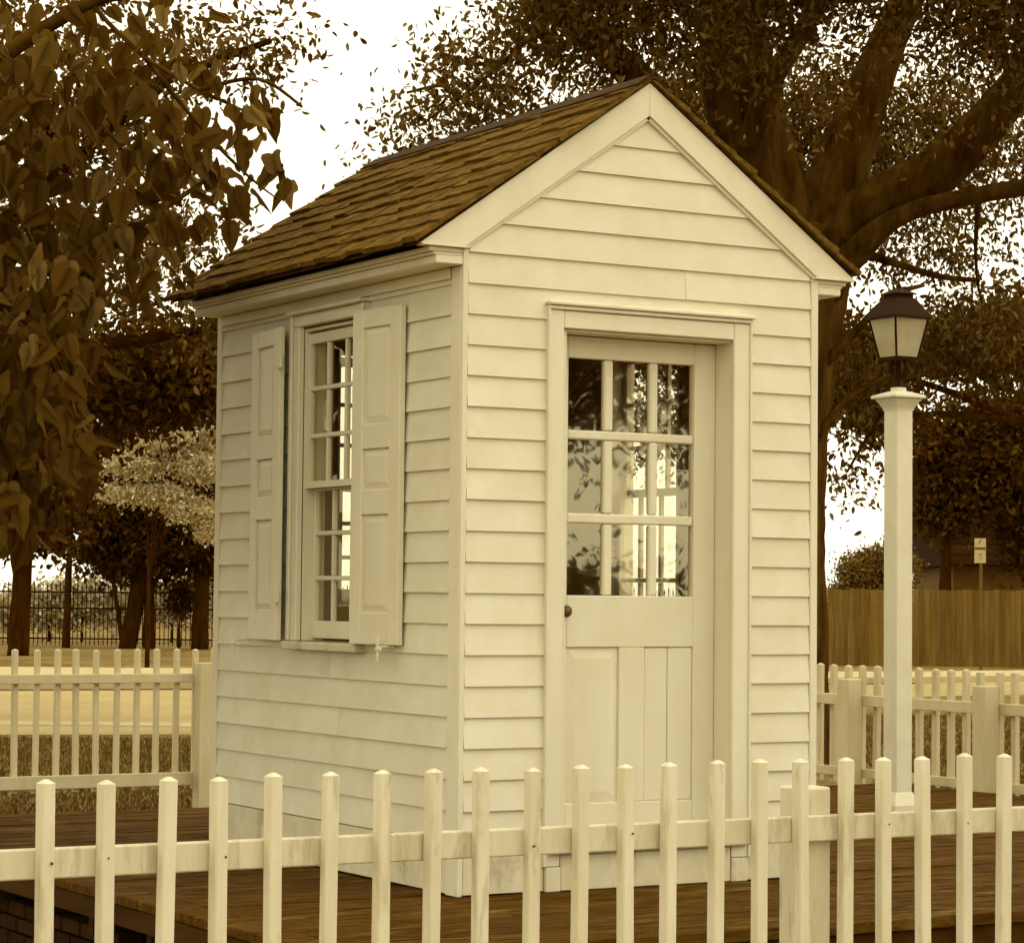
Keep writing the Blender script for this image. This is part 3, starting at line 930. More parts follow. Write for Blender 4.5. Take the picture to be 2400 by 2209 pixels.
sg = empty('sign_post', G(11.12, 61.0, GZ), 'small pale parking sign on a thin post before the board fence', 'sign')
sg.rotation_euler = (0, 0, ang)
MB().box(-0.012, 0.062, 0.012, 0.072, -0.2, 3.12, 0.004).build('post', 'board', sg)
face = MB().box(-0.135, 0.135, -0.006, 0.010, 2.53, 3.115, 0.005).build('sign_plate', 'sign', sg)
for (x0, x1, z0, z1) in ((-0.03, -0.008, 2.99, 3.05), (-0.012, 0.016, 3.04, 3.085), (-0.045, -0.018, 2.975, 2.99)):
    MB().box(x0, x1, -0.010, -0.0065, z0, z1).build('arrow_mark', 'mark', face)
MB().box(-0.128, 0.128, -0.010, -0.0065, 2.845, 2.905).build('band_mark', 'mark', face)
for (x0, x1, z0, z1) in ((-0.05, 0.035, 2.735, 2.757), (-0.035, 0.02, 2.685, 2.70), (0.0, 0.035, 2.635, 2.655)):
    MB().box(x0, x1, -0.010, -0.0065, z0, z1).build('text_mark', 'mark', face)

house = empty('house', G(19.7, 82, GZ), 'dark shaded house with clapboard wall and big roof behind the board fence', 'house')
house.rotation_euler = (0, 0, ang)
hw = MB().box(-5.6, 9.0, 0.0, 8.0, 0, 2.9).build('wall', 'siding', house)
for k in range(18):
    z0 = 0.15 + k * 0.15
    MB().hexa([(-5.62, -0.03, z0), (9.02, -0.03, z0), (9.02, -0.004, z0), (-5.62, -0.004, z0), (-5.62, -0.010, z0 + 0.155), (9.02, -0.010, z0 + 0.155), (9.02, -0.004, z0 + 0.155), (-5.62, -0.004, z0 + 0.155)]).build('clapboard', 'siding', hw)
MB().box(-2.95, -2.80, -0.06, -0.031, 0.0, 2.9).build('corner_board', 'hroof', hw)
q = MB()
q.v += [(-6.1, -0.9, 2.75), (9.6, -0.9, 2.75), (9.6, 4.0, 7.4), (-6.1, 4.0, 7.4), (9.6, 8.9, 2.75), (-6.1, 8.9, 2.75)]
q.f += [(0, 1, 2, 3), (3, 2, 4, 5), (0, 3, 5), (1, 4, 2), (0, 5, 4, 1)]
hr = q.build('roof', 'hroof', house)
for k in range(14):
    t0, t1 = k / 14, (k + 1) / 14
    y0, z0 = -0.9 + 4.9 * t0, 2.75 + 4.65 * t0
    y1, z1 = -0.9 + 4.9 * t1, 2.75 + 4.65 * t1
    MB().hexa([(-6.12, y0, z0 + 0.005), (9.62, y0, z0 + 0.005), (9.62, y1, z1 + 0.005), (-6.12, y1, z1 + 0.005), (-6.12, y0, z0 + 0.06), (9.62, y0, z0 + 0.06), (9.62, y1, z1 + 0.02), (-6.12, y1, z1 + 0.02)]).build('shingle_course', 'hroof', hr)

# ------------------------------------------------------------------ iron fence beyond the lawn
ifn = empty('iron_fence', G(-19, 80, GZ), 'long dark iron railing along the far lawn under the trees', 'fence')
ifn.rotation_euler = (0, 0, ang)
q = MB()
for i in range(0, 190):
    x = i * 0.135
    h_ = 1.78 + (0.06 if i % 2 else 0.0)
    q.box(x, x + 0.026, -0.012, 0.012, 0.0, h_)
    q.hexa([(x - 0.012, -0.012, h_), (x + 0.038, -0.012, h_), (x + 0.038, 0.012, h_), (x - 0.012, 0.012, h_), (x + 0.010, -0.004, h_ + 0.14), (x + 0.016, -0.004, h_ + 0.14), (x + 0.016, 0.004, h_ + 0.14), (x + 0.010, 0.004, h_ + 0.14)])
tag(q.build('bars', 'iron', ifn), kind='stuff')
for z_ in (0.18, 1.12, 1.62):
    MB().box(0, 25.7, -0.018, 0.018, z_, z_ + 0.05).build('rail', 'iron', ifn)

# ------------------------------------------------------------------ trees
def rot_frames(n, droop):
    """random leaf frames: axis (along leaf) biased downward by droop, side and normal"""
    ax = rng.normal(size=(n, 3)); ax[:, 2] -= droop
    ax /= np.linalg.norm(ax, axis=1)[:, None]
    r = rng.normal(size=(n, 3))
    sd = np.cross(ax, r); sd /= np.linalg.norm(sd, axis=1)[:, None]
    nm = np.cross(sd, ax)
    return ax, sd, nm

def leaf_cloud(name, pos, size, ratio, droop, mat, parent, jitter=0.35):
    n = len(pos)
    ax, sd, nm = rot_frames(n, droop)
    L = size * (1 + jitter * rng.uniform(-1, 1, n))[:, None]
    w = L * ratio
    fold = L * rng.uniform(0.02, 0.16, n)[:, None]
    V = np.empty((n, 6, 3))
    V[:, 0] = pos
    V[:, 1] = pos + ax * L * 0.28 + sd * w * 0.45 + nm * fold
    V[:, 2] = pos + ax * L * 0.66 + sd * w * 0.40 + nm * fold
    V[:, 3] = pos + ax * L
    V[:, 4] = pos + ax * L * 0.66 - sd * w * 0.40 + nm * fold
    V[:, 5] = pos + ax * L * 0.28 - sd * w * 0.45 + nm * fold
    F = np.arange(n * 6).reshape(n, 6)
    T = np.concatenate([F[:, [0, 1, 2, 3]], F[:, [0, 3, 4, 5]]])
    return put(name, arrmesh(name, V.reshape(-1, 3), T, mat), parent)

def clump_points(clumps, sub_r, per_sub):
    """clumps: (l, d, z, rl, rd, rz, n) ellipsoids in the ground frame, filled with small sprays"""
    out = []
    for (l, d, z, rl, rd, rz, n) in clumps:
        m_ = max(1, int(n / per_sub))
        u = rng.normal(size=(m_, 3)); u /= np.linalg.norm(u, axis=1)[:, None]
        rad = rng.uniform(0.05, 1.0, m_) ** 0.45
        c = u * rad[:, None] * np.array([rl, rd, rz])
        sc = sub_r * rng.uniform(0.5, 1.5, m_)
        p = np.repeat(c, per_sub, axis=0) + rng.normal(size=(m_ * per_sub, 3)) * np.repeat(sc, per_sub)[:, None] * np.array([1, 1, 0.8])
        x = -4.8419 + FH[0] * (d + p[:, 1]) + RH[0] * (l + p[:, 0])
        y_ = -8.6538 + FH[1] * (d + p[:, 1]) + RH[1] * (l + p[:, 0])
        out.append(np.stack([x, y_, z + p[:, 2]], axis=1))
    return np.concatenate(out)

def smooth_path(pts, radii, sub=5, wob=0.0):
    """Catmull-Rom through the points"""
    P = [Vector(p) for p in pts]
    res, rr = [], []
    for i in range(len(P) - 1):
        p0, p1, p2, p3 = P[max(i - 1, 0)], P[i], P[i + 1], P[min(i + 2, len(P) - 1)]
        for k in range(sub):
            t = k / sub
            q = 0.5 * ((2 * p1) + (p2 - p0) * t + (2 * p0 - 5 * p1 + 4 * p2 - p3) * t * t + (3 * p1 - p0 - 3 * p2 + p3) * t ** 3)
            r = radii[i] * (1 - t) + radii[i + 1] * t
            q += Vector((rnd.uniform(-1, 1), rnd.uniform(-1, 1), rnd.uniform(-1, 1))) * wob * r
            res.append(q); rr.append(r * (1 + rnd.uniform(-0.06, 0.06)))
    res.append(P[-1]); rr.append(radii[-1])
    return res, rr

def limb(name, pts, radii, mat, parent, seg=10, wob=0.1):
    """pts in the ground frame (l, d, z)"""
    p, r = smooth_path([G(*a) for a in pts], radii, 5, wob)
    return MB().tube(p, r, seg).build(name, mat, parent, True)

def simple_tree(name, label, l, d, trunk_h, r, clumps, size, ratio, droop, leaf, bark, per_sub=22, sub_r=0.3, group=None, lean=(0, 0), category='tree'):
    t = empty(name, G(l, d, GZ), label, category, group)
    inv = Vector(t.location)
    root = bpy.data.objects.new('trunk', None)
    pts = [(l, d, GZ - 0.1), (l + lean[0] * 0.4, d, GZ + trunk_h * 0.45), (l + lean[0], d + lean[1], GZ + trunk_h)]
    p, rr = smooth_path([G(*a) for a in pts], [r * 1.15, r * 0.9, r * 0.55], 5, 0.1)
    q = MB().tube(p, rr, 10)
    for k, c in enumerate(clumps[:7]):
        a = Vector(G(l + lean[0] * 0.8, d + lean[1] * 0.8, GZ + trunk_h * (0.7 + 0.3 * rnd.random())))
        b = Vector(G(c[0], c[1], c[2]))
        mid = a.lerp(b, 0.5) + Vector((0, 0, rnd.uniform(-0.2, 0.4)))
        pp, r2 = smooth_path([a, mid, b], [r * 0.5, r * 0.3, r * 0.1], 4, 0.2)
        q.tube(pp, r2, 6)
    q.v = [tuple(Vector(v) - inv) for v in q.v]
    q.build('trunk', bark, t, True)
    pos = clump_points(clumps, sub_r, per_sub) - np.array(inv)
    leaf_cloud('crown', pos, size, ratio, droop, leaf, t)
    return t

# --- the great tree behind the shed (fine drooping foliage, heavy forked trunk)
bt = empty('shade_tree', G(2.55, 25, GZ), 'huge dark forked tree with spreading limbs behind the shed', 'tree')
bi = Vector(bt.location)
def bl(name, pts, radii, seg=12, wob=0.12):
    p, r = smooth_path([G(*a) for a in pts], radii, 14, wob * 0.25)
    for _ in range(4):          # calm the ring-to-ring jitter
        r = [r[0]] + [(r[i - 1] + 2 * r[i] + r[i + 1]) / 4 for i in range(1, len(r) - 1)] + [r[-1]]
        p = [p[0]] + [(p[i - 1] + p[i] * 2 + p[i + 1]) / 4 for i in range(1, len(p) - 1)] + [p[-1]]
    seg = 36 if max(radii) > 0.1 else 12
    q = MB().tube([v - bi for v in p], r, seg)
    ph = [rnd.uniform(0, 6.28) for _ in range(6)]
    axis = [v - bi for v in p]
    nv = []
    for i in range(len(axis)):
        for k in range(seg):
            w = 2 * math.pi * k / seg
            f = 0.045 * math.sin(9 * w + 1.4 * math.sin(i * 0.21 + ph[0]) + ph[1]) + 0.05 * math.sin(3 * w + ph[2] + i * 0.06) + 0.03 * math.sin(i * 0.16 + ph[3] + 2 * w) + rnd.uniform(-0.014, 0.014)
            v = Vector(q.v[i * seg + k])
            nv.append(tuple(axis[i] + (v - axis[i]) * (1 + f)))
    q.v = nv
    return q.build(name, 'bark', bt, True)
bl('trunk', [(2.45, 25, GZ - 0.2), (2.5, 25, 0.6), (2.55, 25, 2.4), (2.62, 25, 3.8), (2.75, 25, 4.8)], [0.70, 0.58, 0.50, 0.55, 0.62], 16, 0.06)
bl('limb', [(2.62, 25, 4.4), (2.35, 24.9, 5.4), (2.15, 24.8, 6.4), (2.0, 24.6, 8.0)], [0.50, 0.40, 0.33, 0.22])
bl('limb', [(2.25, 24.6, 5.5), (2.45, 24.4, 6.1), (2.75, 24.2, 6.6), (3.1, 23.8, 7.4)], [0.15, 0.11, 0.09, 0.06])
bl('limb', [(2.85, 25, 4.6), (3.2, 25.0, 5.4), (3.55, 25.0, 6.4), (4.0, 25.0, 7.4)], [0.42, 0.25, 0.20, 0.13])
bl('limb', [(2.9, 25, 4.4), (3.5, 24.8, 4.95), (4.2, 24.6, 5.4), (4.9, 24.4, 6.2), (5.6, 24.2, 7.4)], [0.38, 0.27, 0.22, 0.18, 0.12])
bl('limb', [(2.9, 25, 3.9), (3.25, 24.6, 4.5), (3.75, 24.4, 4.85), (4.4, 24.2, 5.0), (5.2, 24.0, 5.12), (6.5, 23.5, 5.3)], [0.20, 0.11, 0.09, 0.08, 0.07, 0.05])
bl('branch', [(2.95, 25, 4.05), (3.3, 24.9, 4.50), (3.65, 24.9, 4.45), (4.1, 24.8, 4.30), (4.5, 24.7, 4.25)], [0.06, 0.045, 0.04, 0.03, 0.02], 7)
bl('branch', [(2.9, 25, 3.3), (3.3, 24.6, 3.75), (3.6, 24.4, 4.05), (3.9, 24.3, 4.15)], [0.06, 0.04, 0.03, 0.015], 7)
bl('limb', [(2.5, 25, 4.7), (1.4, 24.4, 5.9), (0.4, 23.6, 6.6), (-0.6, 22.8, 7.2)], [0.26, 0.16, 0.11, 0.06])
bl('branch', [(2.7, 25, 2.2), (3.05, 24.7, 2.9), (3.4, 24.5, 3.2), (3.75, 24.3, 3.35)], [0.05, 0.035, 0.025, 0.012], 7)
for tw in ([(0.4, 23.6, 6.6), (-0.1, 24.0, 6.2), (-0.55, 24.4, 5.9), (-0.95, 24.5, 5.65)], [(-0.1, 24.0, 6.2), (-0.4, 24.2, 6.2), (-0.75, 24.2, 6.3)],
           [(0.6, 25.5, 6.1), (0.1, 25.6, 5.7), (-0.5, 25.4, 5.45), (-1.2, 25.1, 5.3)], [(-0.55, 24.4, 5.9), (-0.7, 24.5, 6.05), (-1.05, 24.6, 6.0)],
           [(4.4, 24.2, 5.0), (4.6, 25.5, 4.6), (4.9, 26.6, 4.2), (5.4, 27.0, 4.0)], [(3.75, 24.3, 3.35), (3.6, 25.5, 2.9), (3.5, 26.8, 2.5)]):
    bl('branch', tw, [0.03, 0.018, 0.012, 0.006][:len(tw)], 6)
big_clumps = [
    (0.55, 23.0, 6.45, 0.75, 1.4, 0.55, 5200), (1.7, 22.5, 6.6, 1.2, 1.8, 0.8, 10000), (0.75, 22.0, 7.4, 0.9, 1.6, 0.7, 4600),
    (2.9, 22.0, 6.9, 1.3, 2.0, 0.7, 9000), (4.2, 22.0, 6.6, 1.2, 2.0, 0.8, 9500), (5.2, 22.5, 6.4, 1.1, 2.0, 0.9, 8500),
    (1.3, 26.5, 5.9, 1.1, 1.5, 0.8, 8500), (2.6, 28.0, 6.2, 1.5, 1.6, 1.1, 10500), (3.7, 28.0, 5.9, 1.3, 1.5, 1.1, 8500), (5.0, 28.0, 6.2, 1.3, 1.5, 0.9, 7500),
    (0.25, 27.5, 5.45, 0.7, 1.0, 0.35, 4200), (-0.55, 24.0, 6.15, 0.4, 0.8, 0.3, 650), (-0.85, 24.5, 5.7, 0.6, 0.9, 0.35, 900), (-0.2, 24.5, 5.95, 0.4, 0.9, 0.5, 1500),
    (-1.1, 25.0, 5.25, 0.45, 0.8, 0.25, 600), (-0.3, 26.0, 5.35, 0.6, 0.8, 0.25, 700),
    (5.2, 27.0, 4.0, 1.0, 1.5, 0.5, 4600), (4.6, 26.5, 3.75, 0.8, 1.2, 0.28, 2600), (3.6, 27.0, 3.4, 0.6, 1.0, 0.5, 2400), (5.6, 27.0, 3.75, 0.9, 1.0, 0.28, 2600),
    (3.4, 22.0, 5.3, 1.0, 0.6, 0.5, 330), (2.4, 22.0, 5.8, 0.8, 0.6, 0.5, 330), (4.6, 22.0, 5.4, 0.8, 0.6, 0.4, 260), (4.85, 27.0, 4.9, 0.5, 0.8, 0.3, 600), (3.5, 27.0, 2.45, 0.45, 0.8, 0.25, 330),
    (1.4, 27.0, 4.1, 1.0, 1.0, 0.6, 3600), (1.7, 27.0, 3.1, 0.9, 0.9, 0.55, 3200), (4.2, 27.0, 4.75, 0.5, 1.0, 0.15, 500),
    (3.0, 18.0, 8.0, 1.8, 2.5, 0.8, 4000), (5.0, 18.0, 8.0, 2.0, 3.0, 1.0, 4000), (3.4, 30.0, 9.0, 4.0, 3.5, 1.6, 7000), (3.4, 24.0, 9.8, 4.0, 4.5, 1.4, 8000),
]
pos = clump_points([c[:6] + (int(c[6] * 0.80),) for c in big_clumps], 0.17, 16) - np.array(bi)
leaf_cloud('crown', pos, 0.080, 0.46, 0.9, 'leaf_fine', bt)

# --- broad-leaved tree at the near side of the deck: its leaves are large enough to pick apart
ct = empty('catalpa_tree', G(-4.3, 12.3, GZ), 'broad-leaved tree hanging large heart-shaped leaves into the picture beside the roof', 'tree')
ci = Vector(ct.location)
def cl(name, pts, radii, seg=9, wob=0.1):
    p, r = smooth_path([G(*a) for a in pts], radii, 5, wob)
    return MB().tube([v - ci for v in p], r, seg).build(name, 'bark', ct, True)
cl('trunk', [(-4.3, 12.3, GZ - 0.1), (-4.25, 12.3, 1.0), (-4.1, 12.2, 2.2)], [0.28, 0.22, 0.19], 14)
cl('limb', [(-4.15, 12.2, 1.9), (-3.2, 11.6, 2.9), (-2.25, 11.0, 3.43), (-1.83, 11.0, 3.70), (-1.5, 11.0, 3.76), (-0.9, 11.2, 4.0)], [0.14, 0.07, 0.036, 0.030, 0.024, 0.012])
cl('limb', [(-4.15, 12.2, 1.7), (-3.2, 11.6, 2.25), (-2.3, 11.0, 2.47), (-1.95, 11.0, 2.55), (-1.72, 11.0, 2.66), (-1.3, 11.0, 2.95)], [0.10, 0.05, 0.026, 0.022, 0.018, 0.008])
cl('branch', [(-1.83, 11.0, 3.68), (-1.6, 10.9, 3.45), (-1.35, 10.9, 3.3), (-1.1, 11.0, 3.2)], [0.012, 0.010, 0.008, 0.004], 6)
cl('branch', [(-2.3, 11.0, 2.5), (-2.1, 10.6, 2.3), (-2.0, 10.4, 2.0), (-1.95, 10.3, 1.6)], [0.014, 0.012, 0.009, 0.005], 6)
for tw in ([(-2.0, 11.0, 3.55), (-1.8, 10.9, 3.2), (-1.6, 10.8, 2.95), (-1.45, 10.8, 2.75)], [(-1.6, 10.9, 3.45), (-1.35, 11.0, 3.15), (-1.15, 11.0, 2.95), (-1.02, 11.0, 2.85)],
           [(-2.3, 10.9, 3.3), (-2.15, 10.6, 2.9), (-2.0, 10.6, 2.6)], [(-2.1, 10.6, 2.3), (-1.85, 10.4, 2.1), (-1.75, 10.3, 1.85)], [(-1.35, 10.9, 3.3), (-1.1, 10.9, 3.35), (-0.92, 11.0, 3.25)]):
    cl('branch', tw, [0.010, 0.008, 0.006, 0.003][:len(tw)], 6)
# heart-shaped leaf, stalk at the origin, hanging along -z, facing -y
def heart(bend, wid, ruf):
    half = [(0.10, 0.075), (0.22, 0.085), (0.33, 0.03), (0.40, -0.10), (0.42, -0.25), (0.39, -0.41), (0.32, -0.58), (0.22, -0.76), (0.10, -0.94)]
    n = len(half)
    mids = [0.0, -0.04, -0.10, -0.18, -0.28, -0.42, -0.58, -0.76, -0.94]
    def pt(x, z):
        d = -bend * 0.55 * max(0.0, -z - 0.15) ** 2 - 0.55 * abs(x) ** 1.5 + ruf * math.sin(9 * z + 4 * x) * abs(x)
        return (x * wid, d, z)
    V = [pt(0, z) for z in mids] + [pt(0, -1.08)]
    F = []
    for sg in (1, -1):
        b0 = len(V)
        for (x, z), mz in zip(half, mids):
            V.append(pt(sg * x * 0.55, (z + mz) / 2))
        b1 = len(V)
        for x, z in half:
            V.append(pt(sg * x, z))
        for i in range(n - 1):
            F += [(i, i + 1, b0 + i + 1, b0 + i), (b0 + i, b0 + i + 1, b1 + i + 1, b1 + i)]
        F += [(0, b0, b1), (n - 1, n, b0 + n - 1), (b0 + n - 1, n, b1 + n - 1)]
    me = bpy.data.meshes.new('leaf')
    me.from_pydata(V, [], F)
    me.materials.append(MT['leaf_big'])
    for p in me.polygons: p.use_smooth = True
    return me
hearts = [heart(*b) for b in ((0.2, 0.95, 0.10), (0.7, 0.8, 0.2), (-0.3, 1.0, 0.15), (1.0, 0.85, 0.3))]
hv = [np.array([v.co[:] for v in me.vertices]) for me in hearts]
leaf_specs = []
def leaves_in(l0, l1, d0, d1, z0, z1, n, s0, s1, keep=lambda l, z: True):
    c = 0
    while c < n:
        l, d, z = rnd.uniform(l0, l1), rnd.uniform(d0, d1), rnd.uniform(z0, z1)
        if not keep(l, z): continue
        leaf_specs.append((l, d, z, rnd.uniform(s0, s1)))
        c += 1
# rounded mass reaching toward the roof, heavy cluster hanging low at the picture edge
def mass(l, z):
    return ((l + 1.95) / 1.08) ** 2 + ((z - 2.98) / 0.56) ** 2 < 1.0 and not (l > -1.5 and z < 2.60 + (l + 1.5) * 0.85)
leaves_in(-2.6, -0.84, 10.4, 11.9, 2.45, 3.54, 430, 0.075, 0.165, mass)
leaves_in(-2.6, -1.66, 9.8, 10.8, 1.35, 2.50, 450, 0.08, 0.175, lambda l, z: l < -1.72 - 0.42 * max(0, 1.75 - z) - 0.25 * max(0, z - 2.3))
leaves_in(-2.6, -1.9, 10.8, 12.0, 1.7, 2.7, 200, 0.09, 0.18)
leaves_in(-2.3, -1.3, 10.8, 11.6, 3.45, 3.85, 50, 0.07, 0.15)
leaves_in(-3.8, -2.5, 9.6, 12.2, 1.5, 3.7, 500, 0.10, 0.20)
leaves_in(-5.6, -3.6, 11.0, 14.5, 1.9, 5.2, 700, 0.12, 0.22)
leaf_specs.sort(key=lambda s: (s[0] < -2.2 or s[2] > 3.75, -s[3]))
VV, FF = [], []
off = 0
fidx = [[tuple(p.vertices) for p in me.polygons] for me in hearts]
for i, (l, d, z, s_) in enumerate(leaf_specs):
    k = rnd.randrange(4)
    rot = (rnd.gauss(0.45, 0.45), rnd.gauss(0, 0.45), rnd.uniform(-math.pi, math.pi))
    loc = Vector(G(l, d, z)) - ci
    if i < 300:
        o = put('leaf', hearts[k], ct, loc, rot)
        o.scale = (s_ * rnd.uniform(0.75, 1.05), s_, s_)
    else:
        from mathutils import Euler
        R = np.array(Euler(rot).to_matrix())
        VV.append(hv[k] * s_ @ R.T + np.array(loc))
        FF += [tuple(a + off for a in f) for f in fidx[k]]
        off += len(hv[k])
me = bpy.data.meshes.new('crown')
me.from_pydata(np.concatenate(VV).tolist(), [], FF)
me.materials.append(MT['leaf_big'])
for p in me.polygons: p.use_smooth = True
tag(put('crown', me, ct), kind='stuff')

# --- smaller trees around
simple_tree('background_tree', 'thin-leaved tree showing sky through its top above the broad leaves', -7.2, 27, 5.0, 0.30,
    [(-4.6, 26, 6.2, 1.2, 1.3, 0.7, 3200), (-3.3, 26, 6.6, 0.9, 1.2, 0.5, 1100), (-2.5, 26, 6.8, 0.7, 1.0, 0.35, 260), (-4.2, 27, 4.9, 1.4, 1.3, 0.9, 3600), (-2.8, 27, 4.0, 0.7, 1.0, 0.6, 2000),
     (-6.5, 27, 6.5, 1.5, 2.0, 1.6, 3500), (-5.5, 27, 8.0, 2.0, 2.0, 1.2, 3000)], 0.095, 0.5, 0.5, 'leaf_fine', 'barkdark', 26, 0.20, 'trees beyond the fences')
simple_tree('background_tree', 'dense dark tree filling the gap between the broad leaves and the roof edge', -8.6, 34, 4.0, 0.28,
    [(-4.2, 33, 4.0, 0.7, 1.2, 0.6, 2400), (-5.3, 33, 4.0, 1.3, 1.2, 0.9, 3000), (-4.0, 33, 4.0, 0.5, 1.0, 0.45, 2000), (-5.0, 33, 3.7, 1.1, 1.0, 0.45, 3200), (-7.0, 33, 3.6, 1.4, 1.4, 1.4, 3600), (-6.3, 33, 5.4, 1.4, 1.3, 0.9, 1500)],
    0.12, 0.5, 0.4, 'leaf_dark', 'barkdark', 24, 0.22, 'trees beyond the fences')
simple_tree('background_tree', 'tree with sunlight painted into its pale leaf colour, beside the rear corner of the shed', -7.6, 54, 2.6, 0.05,
    [(-7.0, 53, 4.3, 0.8, 0.6, 0.2, 2600), (-6.4, 53, 3.8, 0.55, 0.6, 0.3, 2600), (-7.7, 53, 3.8, 0.7, 0.6, 0.2, 2200), (-7.3, 53, 3.2, 0.7, 0.5, 0.16, 1900), (-6.5, 53, 2.9, 0.6, 0.5, 0.18, 1900),
     (-6.2, 53, 2.45, 0.35, 0.5, 0.16, 900), (-6.8, 53, 5.1, 0.35, 0.4, 0.13, 500), (-6.1, 53, 4.5, 0.35, 0.4, 0.2, 900), (-8.1, 53, 3.2, 0.5, 0.4, 0.15, 900)],
    0.085, 0.5, 0.4, 'leaf_sunlit_tone', 'barkdark', 30, 0.11, 'trees beyond the fences')
far_trunks = [(-12.6, 66, 0.26, (0.15, 0), 'far tree with a thick trunk at the picture edge before the iron railing'),
              (-13.1, 76, 0.11, (0.1, 0), 'slim straight dark trunk before the iron railing'),
              (-11.4, 76, 0.07, (-0.9, 0), 'thin crooked stem bending in front of the iron railing'),
              (-11.3, 76, 0.24, (0.9, 0), 'stout leaning dark trunk before the iron railing'),
              (-10.65, 76, 0.17, (-0.1, 0), 'upright dark trunk beside the stout leaning one'),
              (-9.15, 76, 0.24, (0.05, 0), 'dark trunk standing just beside the rear corner of the shed')]
for (l, d, r, ln, lab) in far_trunks:
    n_ = 2600 if r > 0.1 else 900
    low = [] if r < 0.15 else [(l + ln[0] * 0.6 + 0.5, d - 0.5, 2.75, 1.0, 0.9, 0.5, 1600), (l + ln[0] * 0.6 - 0.5, d + 0.5, 3.0, 0.7, 0.8, 0.45, 700)]
    if r == 0.07: low = [(-12.3, d, 2.5, 0.55, 0.8, 0.4, 900), (-11.6, d + 0.4, 2.35, 0.6, 0.8, 0.4, 900)]
    if -11.5 < l < -9: low.append((l + ln[0] * 0.5 + 0.1, d + 0.6, 2.05, 0.75, 0.7, 0.28, 700))
    simple_tree('background_tree', lab, l, d, 4.6, r,
        low + [(l + ln[0] + 0.2, d, 4.8, 1.5, 1.6, 1.3, n_), (l + ln[0] - 0.8, d + 0.8, 5.2, 1.3, 1.3, 1.2, n_ // 2), (l + ln[0] + 0.9, d - 0.6, 3.5, 1.0, 1.2, 0.55, n_ // 2), (l + ln[0] - 0.2, d + 0.4, 7.4, 1.9, 1.9, 1.5, n_ // 2)],
        0.20, 0.55, 0.4, 'leaf_dark', 'barkdark', 24, 0.30, 'trees beyond the fences', ln)
simple_tree('background_tree', 'dark feathery tree beside the lamp lantern', 10.9, 46, 4.6, 0.25,
    [(6.3, 46, 5.4, 1.0, 1.2, 0.9, 3000), (6.6, 46, 4.5, 0.6, 1.0, 0.5, 1500), (8.2, 46, 5.75, 1.2, 1.2, 0.45, 2800), (9.4, 46, 6.1, 1.2, 1.2, 0.55, 2800), (11.4, 46, 8.4, 1.8, 1.6, 0.8, 3200)],
    0.16, 0.5, 0.6, 'leaf_dark', 'barkdark', 18, 0.26, 'trees beyond the fences')
for (l, d, r, lab, cl_) in (
    (12.0, 71, 0.20, 'black leafy tree before the dark house, beside the lamp post',
     [(12.2, 71, 5.4, 1.4, 1.2, 0.9, 3400), (13.4, 71, 4.6, 1.2, 1.2, 1.2, 3200), (11.9, 71, 3.9, 0.8, 1.0, 0.9, 1800), (12.9, 71, 6.2, 1.2, 1.0, 0.5, 1500)]),
    (14.6, 72, 0.22, 'black leafy tree before the dark house, at the picture edge',
     [(14.4, 72, 5.2, 1.2, 1.2, 1.2, 3400), (15.4, 72, 4.4, 1.2, 1.2, 1.5, 3200), (14.6, 72, 3.0, 1.0, 1.0, 0.9, 2000), (14.4, 72, 6.6, 1.3, 1.0, 0.5, 1600)])):
    simple_tree('background_tree', lab, l, d, 4.2, r, cl_, 0.20, 0.55, 0.5, 'leaf_dark', 'barkdark', 20, 0.3, 'trees beyond the fences')
simple_tree('hedge_bush', 'rounded clipped bush showing above the board fence', 9.3, 67.5, 1.4, 0.08,
    [(9.2, 67.5, 1.75, 0.6, 0.8, 0.7, 8000), (9.9, 67.5, 1.85, 0.75, 0.8, 0.85, 9000), (8.8, 67.5, 1.2, 0.45, 0.6, 0.5, 2800)], 0.085, 0.6, 0.0, 'leaf_shrub', 'barkdark', 24, 0.12, None, (0, 0), 'bush')
shrubs = ['low pale shrub beyond the iron railing, left of the thick trunk', 'low pale shrub beyond the iron railing, behind the slim straight trunk', 'low pale shrub beyond the iron railing, behind the crooked stem',
          'low pale shrub beyond the iron railing, between the two dark trunks', 'low pale shrub beyond the iron railing, nearest the shed corner', 'low pale shrub beyond the iron railing, in the open gap']
for (l, hgt), lab in zip(((-16.6, 1.0), (-14.3, 1.5), (-12.9, 1.7), (-11.3, 1.9), (-9.7, 2.0), (-15.4, 1.4)), shrubs):
    simple_tree('shrub', lab, l, 86, 0.7, 0.05, [(l, 86, 0.2 + hgt * 0.35, 0.95, 0.8, 0.45 + hgt * 0.2, 1500), (l + 0.4, 86, 0.5 + hgt * 0.5, 0.5, 0.5, 0.35, 500)], 0.16, 0.6, 0.1, 'leaf_sunlit_tone', 'barkdark', 20, 0.2, 'pale shrubs beyond the railing', (0, 0), 'shrub')
simple_tree('shrub', 'dark ragged shrub before the iron railing near the shed corner', -9.9, 77, 0.8, 0.05, [(-9.8, 77, 1.0, 0.42, 0.5, 0.55, 900)], 0.16, 0.5, 0.6, 'leaf_dark', 'barkdark', 18, 0.16, None, (0, 0), 'shrub')
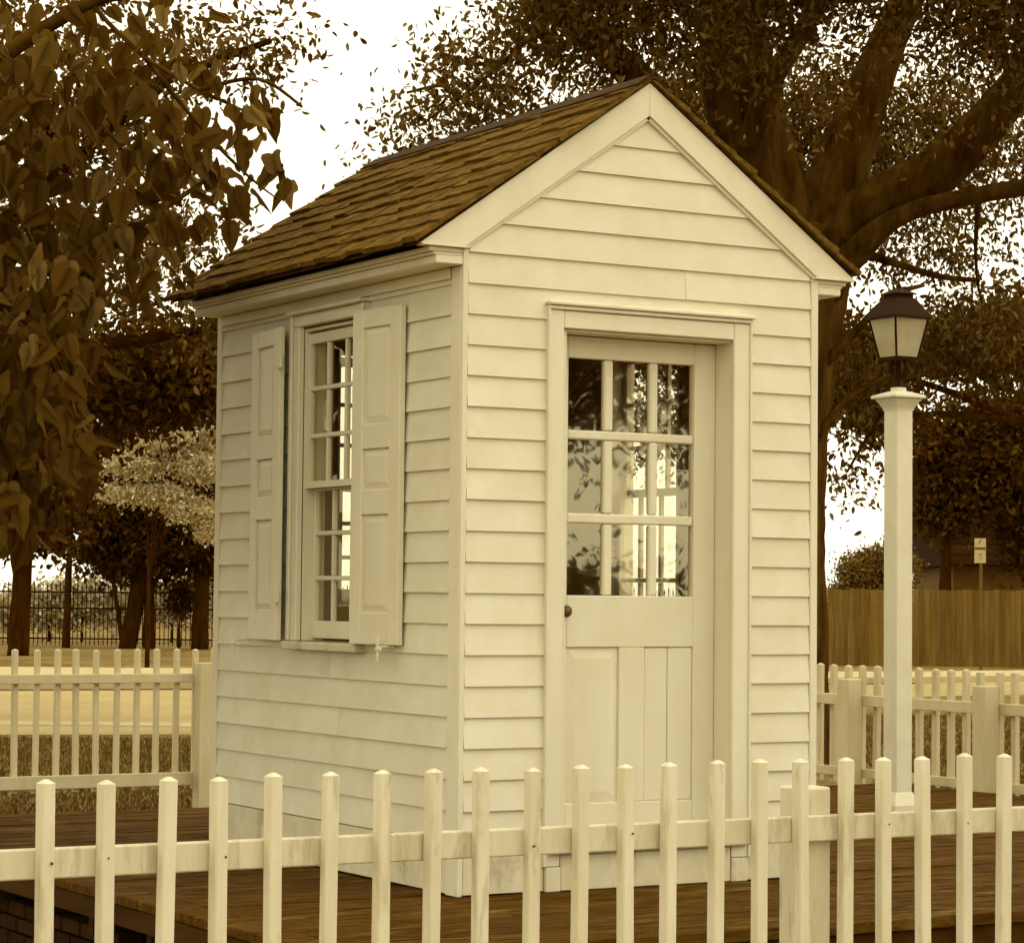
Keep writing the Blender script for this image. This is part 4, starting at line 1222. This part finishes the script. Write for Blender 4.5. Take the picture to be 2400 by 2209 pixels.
# trees on the open side of the lane, seen mirrored in the door panes
for (x, y_, lab, cz) in ((13.5, -22.0, 'tree across the lane mirrored in the upper door panes', 3.9), (21.0, -25.0, 'second tree across the lane mirrored in the door panes', 3.6)):
    t = empty('lane_tree', (x, y_, GZ), lab, 'tree', 'trees across the lane')
    p, r = smooth_path([(0, 0, -0.1), (0.1, 0, 2.0), (0.3, 0.1, 4.5)], [0.35, 0.26, 0.18], 5, 0.1)
    MB().tube(p, r, 10).build('trunk', 'barkdark', t, True)
    pts = []
    for _ in range(22):
        c = np.array([rnd.uniform(-2.6, 3.4), rnd.uniform(-2.5, 2.5), cz + rnd.uniform(0.4, 4.2)])
        pts.append(c + rng.normal(size=(700, 3)) * np.array([0.85, 0.8, 0.55]))
    leaf_cloud('crown', np.concatenate(pts), 0.22, 0.5, 0.5, 'leaf_dark', t)

t = empty('lane_bush', (13.2, -20.0, GZ), 'rounded bush across the lane mirrored in the lowest door panes', 'bush')
MB().tube([(0, 0, -0.05), (0.05, 0, 0.7)], [0.06, 0.03], 8).build('trunk', 'barkdark', t, True)
leaf_cloud('crown', rng.normal(size=(5000, 3)) * np.array([0.9, 0.6, 0.42]) + np.array([0, 0, 1.15]), 0.16, 0.55, 0.2, 'leaf_dark', t)

# ------------------------------------------------------------------ grass
def grass(name, label, polys, n):
    P = []
    for (l0, l1, d0, d1, k) in polys:
        l = rng.uniform(l0, l1, k); d = rng.uniform(d0, d1, k)
        P.append(np.stack([-4.8419 + FH[0] * d + RH[0] * l, -8.6538 + FH[1] * d + RH[1] * l, np.full(k, GZ)], axis=1))
    P = np.concatenate(P); k = len(P)
    a = rng.uniform(0, 2 * math.pi, k); h_ = rng.uniform(0.02, 0.07, k); w = rng.uniform(0.008, 0.02, k)
    dx = np.stack([np.cos(a), np.sin(a), np.zeros(k)], axis=1)
    lean = np.stack([np.sin(a * 7), np.cos(a * 5), np.zeros(k)], axis=1) * (h_ * 0.5)[:, None]
    V = np.empty((k, 3, 3))
    V[:, 0] = P - dx * w[:, None]; V[:, 1] = P + dx * w[:, None]; V[:, 2] = P + lean + np.array([0, 0, 1]) * h_[:, None]
    o = put(name, arrmesh(name, V.reshape(-1, 3), np.arange(k * 3).reshape(k, 3), 'grass'))
    return tag(o, label, 'grass', None, 'stuff')
grass('grass', 'short rough lawn grass between the deck and the road', [(-6.5, -2.0, 15.5, 28.2, 90000), (3.5, 9.0, 17.0, 36.0, 60000), (-3.0, 3.0, 3.0, 8.6, 9000)], 0)
